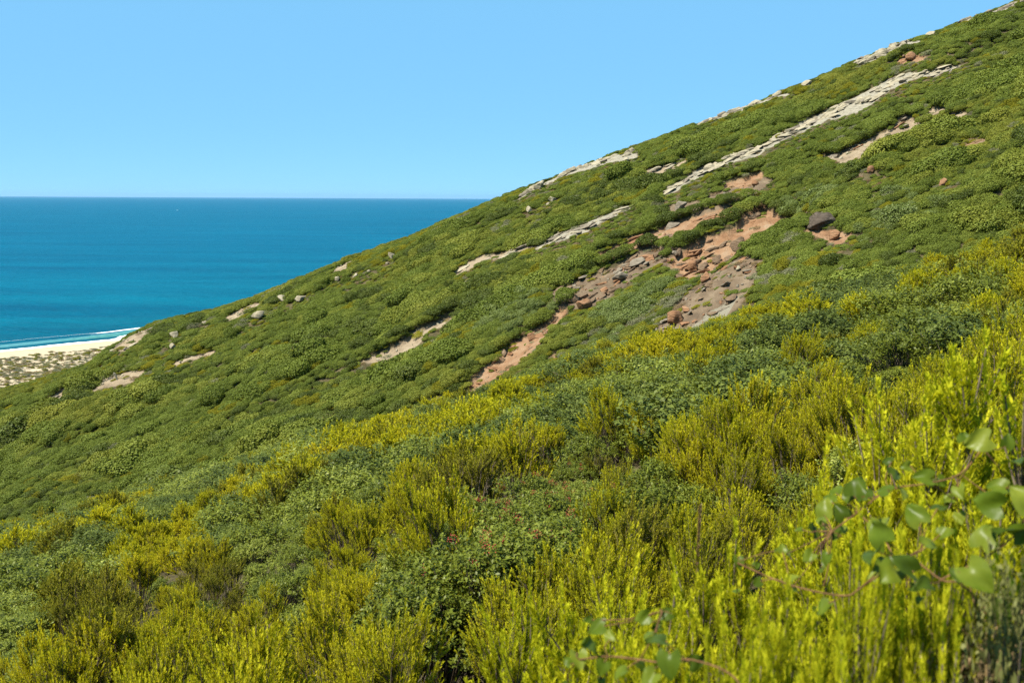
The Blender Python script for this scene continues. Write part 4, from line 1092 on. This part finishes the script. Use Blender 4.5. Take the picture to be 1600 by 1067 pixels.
# ------------------------------------------------------------------ the closest plants, at arm's length
HERO = [  # px and py of the top, distance, width factor, label
    (1425, 625, 2.5, 1.1, 'tall yellow heath bush left of the upper vine leaf'), (1490, 580, 2.6, 1.1, 'tall heath bush right of centre on the near skyline of the foreground'), (1560, 535, 2.5, 1.2, 'tallest heath bush at the right edge'),
    (1615, 550, 2.2, 1.1, 'heath bush cut off by the right edge'), (1350, 700, 2.6, .9, 'heath bush left of the tall ones beside the vine'), (1300, 745, 2.9, .8, 'small heath bush at the left end of the vine'),
    (1180, 835, 2.3, .9, 'blurred heath bush left of the vine stem'), (1080, 850, 2.3, 1.0, 'blurred heath bush near the brown stalk'), (970, 900, 2.4, .9, 'blurred heath bush above the lower vine'),
    (830, 915, 2.9, .75, 'rounded heath clump standing alone at the bottom centre'), (1260, 890, 1.9, .9, 'heath bush below the vine stem'), (1340, 800, 1.9, .8, 'heath bush between the vine leaves'), (1420, 790, 1.75, .7, 'heath bush rising through the vine'),
    (1150, 930, 1.75, .8, 'very close blurred heath bush at the bottom'), (1060, 930, 1.9, .8, 'very close blurred heath bush right of the lower vine'), (1240, 985, 1.55, .7, 'closest heath bush at the bottom edge'), (1350, 960, 1.55, .7, 'close heath bush left of the dry bush'), (1430, 930, 1.6, .7, 'close heath bush beside the dry bush'), (1000, 1010, 1.8, .7, 'close heath bush under the lower vine'),
    (900, 990, 2.2, .8, 'blurred heath bush right of the rounded clump'),
    (1400, 820, 1.5, .6, 'heath bush in front of the left vine leaves'), (1480, 790, 1.55, .6, 'heath bush in front of the vine below its top leaf'), (1320, 850, 1.6, .6, 'heath bush in front of the vine stem'), (1565, 850, 1.42, .55, 'heath bush in front of the right vine leaves'), (1130, 985, 1.45, .6, 'heath bush in front of the lower vine stem'), (985, 985, 1.6, .55, 'heath bush between the lower vine leaves'),
    (1250, 940, 1.45, .6, 'blurred heath bush at the bottom below the vine stem'), (1310, 1000, 1.3, .6, 'closest blurred heath bush right of the bottom centre'), (1420, 975, 1.32, .6, 'closest blurred heath bush left of the dry corner'), (1190, 1010, 1.35, .6, 'closest blurred heath bush right of the lower vine'),
]
for n_, (hx, hy, hd, wf, lab) in enumerate(HERO):
    d = ray(np.array([float(hx)]), np.array([float(hy)]))[0]; P = d / d[1] * hd
    g = float(ground(P[0:1], P[1:2])[0]); h = P[2] - g
    plant('heath_bush', HEH[n_ % 4], (P[0], P[1], g), rr.random() * 6.28, (wf * 1.05, wf * 1.05, h / 1.4), lab, 'heath bush', 'closest heath bushes', (0, 0))

DRYB = [mastic_meshes(270 + i, R=.30, H=1.0, nsprig=1500, nleaf=7, leaf=.014, mat=m) for i, m in enumerate(('brown', 'grey_olive'))]
for n_, (hx, hy, hd, wf, j, lab) in enumerate([(1600, 925, 1.55, .62, 0, 'dry brown-leaved bush at the right edge'), (1540, 985, 1.5, .5, 1, 'low small-leaved green bush mixed into the dry bush'), (1580, 990, 1.35, .5, 0, 'dry brown bush in the bottom right corner'), (1500, 1030, 1.45, .42, 0, 'dry brown sprigs left of the corner bush'), (1610, 1030, 1.3, .5, 1, 'small-leaved green bush in the bottom right corner')]):
    d = ray(np.array([float(hx)]), np.array([float(hy)]))[0]; P = d / d[1] * hd
    g = float(ground(P[0:1], P[1:2])[0]); h = P[2] - g
    plant('dry_bush', DRYB[j], (P[0], P[1], g), rr.random() * 6.28, (wf, wf, h / .74), lab, 'bush', 'dry bushes in the corner')

# climbing vine with leathery heart-shaped leaves
def vine_leaf_material():
    t = NT('vine_leaf'); oc = t.n('ShaderNodeTexCoord').outputs['Object']
    oi = t.n('ShaderNodeObjectInfo').outputs['Random']
    n = t.noise(t.pos(), 30, 4); col = t.ramp(t.math('ADD', t.math('MULTIPLY', n, .5), t.math('MULTIPLY', oi, .5)), [(.2, (.028, .046, .003)), (.5, (.068, .100, .006)), (.85, (.165, .185, .02))])
    sp = t.noise(t.pos(), 95, 2); col = t.mix(t.math('MULTIPLY', t.math('SUBTRACT', sp, .70), 14, clamp=True), col, (.10, .04, .015))
    p = t.principled(col, .36, .12, t.bump(n, .25, .004)); tr = t.n('ShaderNodeBsdfTranslucent'); t.l(t.mix(1.0, col, (1, 1, .4), 'MULTIPLY'), tr.inputs[0])
    mx = t.n('ShaderNodeMixShader'); mx.inputs[0].default_value = .28; t.l(p.outputs[0], mx.inputs[1]); t.l(tr.outputs[0], mx.inputs[2]); t.l(mx.outputs[0], t.out.inputs[0]); return t.m
VM = vine_leaf_material()
def vine_leaf_mesh(seed):
    r = np.random.default_rng(seed); nt, nw = 11, 7
    V = []; fold = r.uniform(.15, .45); curl = r.uniform(.1, .5); wav = r.uniform(.03, .08); ph = r.random() * 6
    for i in range(nt):
        t = i / (nt - 1); w_ = .50 * max(0.0, math.sin(math.pi * min(1, (t * .93 + .07))**.62))**.75
        if i == nt - 1: w_ = .005
        for j in range(nw):
            u = j / (nw - 1) * 2 - 1
            x = u * w_; y = t - .10 * abs(u) * (1 - t)**2 * 2.2
            V.append((x, y, fold * abs(x) - curl * (t - .3)**2 + wav * math.sin(6 * t + 3 * u + ph)))
    Fc = [(i * nw + j, i * nw + j + 1, (i + 1) * nw + j + 1, (i + 1) * nw + j) for i in range(nt - 1) for j in range(nw - 1)]
    me = bpy.data.meshes.new('leaf'); me.from_pydata(V, [], Fc); me.materials.append(VM)
    me.polygons.foreach_set('use_smooth', np.ones(len(Fc), bool)); me.update(); return me
LEAF = [vine_leaf_mesh(900 + i) for i in range(6)]
def tube_path(name, pts, rad, parent, mat):
    """a smooth thin stem through the points"""
    pts = np.array(pts, float); q = [pts[0]]
    for i in range(len(pts) - 1):
        p0 = pts[max(i - 1, 0)]; p1 = pts[i]; p2 = pts[i + 1]; p3 = pts[min(i + 2, len(pts) - 1)]
        for k in range(1, 6):
            t = k / 5; q.append(.5 * (2 * p1 + (p2 - p0) * t + (2 * p0 - 5 * p1 + 4 * p2 - p3) * t * t + (3 * p1 - p0 - 3 * p2 + p3) * t**3))
    q = np.array(q); V, Fq = tubes(q[:-1], q[1:], np.full(len(q) - 1, rad), np.full(len(q) - 1, rad), 6)
    return link(name, mesh_arrays(name, V, Fq.ravel(), np.full(len(Fq), 4), mat, smooth=True), parent)
def vine(label, base, stems, leaves):
    root = bpy.data.objects.new('climbing_vine', None); COL.objects.link(root); root.location = base; root.empty_display_size = .1
    tag(root, label, 'vine', 'climbing vines in the foreground')
    B = np.array(base)
    def at(px, py, d):
        v = ray(np.array([float(px)]), np.array([float(py)]))[0]; return v / np.linalg.norm(v) * d
    allp = []
    for st in stems:
        pts = [at(*p) - B for p in st]; allp += pts
        tube_path('stem', pts, .0013, root, M['stem'])
    allp = np.array(allp)
    leaves = leaves + [(a_ + rr.normal(0, 26), b_ + rr.normal(0, 26), c_ * rr.uniform(.45, .8), d_ + rr.uniform(.02, .22)) for a_, b_, c_, d_ in leaves]
    for n_, (px_, py_, sz, d) in enumerate(leaves):
        P = at(px_, py_, d) - B; L = sz * d / F * .86
        k = np.argmin(np.linalg.norm(allp - P, axis=1)); away = P - allp[k]; away = away / (np.linalg.norm(away) + 1e-6)
        N = Vector((rr.normal(-.25, .45), rr.normal(-.55, .4), rr.uniform(.25, 1.0))).normalized()
        Y = Vector(away) + Vector((rr.normal(0, .5), rr.normal(0, .3), rr.normal(.1, .5))); Y = (Y - N * Y.dot(N)).normalized(); X = Y.cross(N)
        mt = Matrix((X, Y, N)).transposed()
        lo = Vector(P) - Y * L * .5
        link('leaf', LEAF[n_ % 6], root, lo, mt.to_euler(), (L, L, L))
        if np.linalg.norm(allp[k] - np.array(lo)) > .006: tube_path('leaf_stalk', [allp[k], (allp[k] + np.array(lo)) / 2 + rr.normal(0, .004, 3), np.array(lo)], .0009, root, M['stem'])
bx, by = .95, 1.45
vine('climbing vine with glossy heart-shaped leaves among the heath at the right', (bx, by, float(ground(np.array([bx]), np.array([by]))[0])),
     [[(1150, 878, 1.75), (1230, 912, 1.7), (1315, 930, 1.65), (1345, 918, 1.65), (1400, 880, 1.65), (1440, 860, 1.7)], [(1345, 918, 1.65), (1410, 870, 1.62), (1470, 905, 1.6), (1500, 912, 1.6), (1525, 950, 1.7), (1500, 1060, 1.9), (1480, 1200, 2.1)],
      [(1470, 905, 1.6), (1540, 870, 1.65), (1590, 830, 1.7), (1620, 760, 1.75), (1600, 700, 1.8)], [(1300, 830, 1.8), (1340, 800, 1.8), (1390, 765, 1.8), (1450, 755, 1.8), (1500, 740, 1.8), (1535, 700, 1.85)], [(1400, 880, 1.65), (1380, 840, 1.7), (1340, 800, 1.8)]],
     [(1525, 690, 40, 1.8), (1595, 775, 46, 1.65), (1540, 785, 46, 1.65), (1568, 828, 52, 1.6), (1428, 800, 38, 1.7), (1440, 745, 30, 1.75), (1372, 830, 48, 1.62), (1362, 868, 44, 1.58), (1412, 880, 46, 1.55), (1388, 897, 44, 1.56), (1442, 912, 30, 1.55), (1532, 905, 52, 1.5), (1497, 900, 26, 1.55), (1455, 850, 30, 1.62),
      (1340, 758, 38, 1.8), (1380, 765, 28, 1.8), (1290, 790, 32, 1.85), (1312, 797, 30, 1.85), (1272, 826, 28, 1.85), (1302, 832, 28, 1.82), (1262, 870, 22, 1.8), (1290, 876, 26, 1.78), (1242, 902, 24, 1.72), (1222, 855, 16, 1.75), (1182, 910, 18, 1.72), (1155, 880, 20, 1.75), (1285, 950, 28, 1.66), (1400, 740, 26, 1.85), (1587, 720, 34, 1.72), (1555, 760, 30, 1.75),
      (1472, 792, 26, 1.72), (1410, 770, 30, 1.78), (1480, 830, 24, 1.7), (1325, 770, 26, 1.82), (1600, 830, 34, 1.62), (1500, 770, 24, 1.78)])
bx, by = .25, 1.45
vine('small vine with glossy leaves at the bottom edge right of centre', (bx, by, float(ground(np.array([bx]), np.array([by]))[0])),
     [[(905, 1030, 1.5), (950, 1025, 1.48), (1000, 1030, 1.46), (1040, 1035, 1.45), (1080, 1030, 1.42), (1150, 1060, 1.4), (1180, 1140, 1.4)], [(1040, 1035, 1.45), (1025, 990, 1.5), (1035, 955, 1.55)]],
     [(920, 1008, 40, 1.46), (905, 1032, 32, 1.5), (1002, 965, 26, 1.55), (1025, 1000, 42, 1.45), (1037, 962, 24, 1.55), (1047, 1042, 44, 1.4), (952, 990, 20, 1.5), (970, 1052, 30, 1.42), (1012, 1060, 32, 1.4), (940, 1045, 26, 1.44)])

# a brown flower stalk standing up from the heath
d = ray(np.array([1092.]), np.array([790.]))[0]; P = d / d[1] * 2.3; g = float(ground(P[0:1], P[1:2])[0])
bs = np.array([[0, 0, P[2] - g - .16]]); V, ti, tp = spikes(bs, np.array([[.03, 0, 1.]]), np.array([.16]), np.array([.006]), 260, .009, .003, rr)
root = bpy.data.objects.new('flower_stalk', None); COL.objects.link(root); root.location = (P[0], P[1], g)
tag(root, 'thin brown dried flower stalk rising above the heath', 'plant')
link('flower_head', mesh_arrays('flower_head', V, np.arange(len(V), dtype=np.int32), np.full(len(V) // 3, 3), M['brown'], {'tint': ti}), root)
tube_path('stem', [(0, 0, 0), (0, .01, (P[2] - g) * .5), (0, 0, P[2] - g)], .0009, root, M['stem'])

# ------------------------------------------------------------------ labels: tell like things apart by their order from the left where they are few
def order_labels():
    from collections import defaultdict
    bpy.context.view_layer.update()
    g = defaultdict(list)
    for o in COL.objects:
        if o.parent is None and o.get('category'): g[o['label']].append(o)
    nth = 'second third fourth fifth sixth seventh eighth ninth tenth eleventh twelfth thirteenth fourteenth fifteenth sixteenth seventeenth eighteenth nineteenth twentieth'.split()
    def order(lab, L):
        n = len(L)
        L.sort(key=lambda o: float(project(np.array(o.location[:]))[0]))
        for i, o in enumerate(L):
            wd = '' if n == 1 else (', leftmost' if i == 0 else ', rightmost' if i == n - 1 else ', %s from left' % nth[min(i, 19) - 1])
            if n > 20 or len((lab + wd).split()) > 16: wd = ''
            o['label'] = lab + wd
    for lab, L in g.items():
        if len(L) == 1: continue
        if len(L) <= 12: order(lab, L); continue
        L.sort(key=lambda o: -o.scale[2] / np.linalg.norm(o.location))       # how tall it stands in view
        n3 = (len(L) + 2) // 3
        for q, adj in enumerate(('large', 'medium-sized', 'small')):
            if lab.startswith('small '): continue
            order(adj + ' ' + lab, L[q * n3:(q + 1) * n3])
order_labels()

# ------------------------------------------------------------------ sea haze
def build_haze():
    t = NT('haze'); v = t.n('ShaderNodeVolumePrincipled')
    v.inputs['Color'].default_value = (.42, .70, 1.0, 1); v.inputs['Density'].default_value = 0.8e-5; v.inputs['Anisotropy'].default_value = .3
    t.l(v.outputs[0], t.out.inputs['Volume'])
    R, z0, z1 = 120000, SEA - 8, 260
    V = [(-R, -R, z0), (R, -R, z0), (R, R, z0), (-R, R, z0), (-R, -R, z1), (R, -R, z1), (R, R, z1), (-R, R, z1)]
    me = bpy.data.meshes.new('haze'); me.from_pydata(V, [], [(0, 3, 2, 1), (4, 5, 6, 7), (0, 1, 5, 4), (1, 2, 6, 5), (2, 3, 7, 6), (3, 0, 4, 7)]); me.materials.append(t.m)
    tag(link('haze', me), 'thin blue sea haze fading the horizon', kind='stuff')
build_haze()
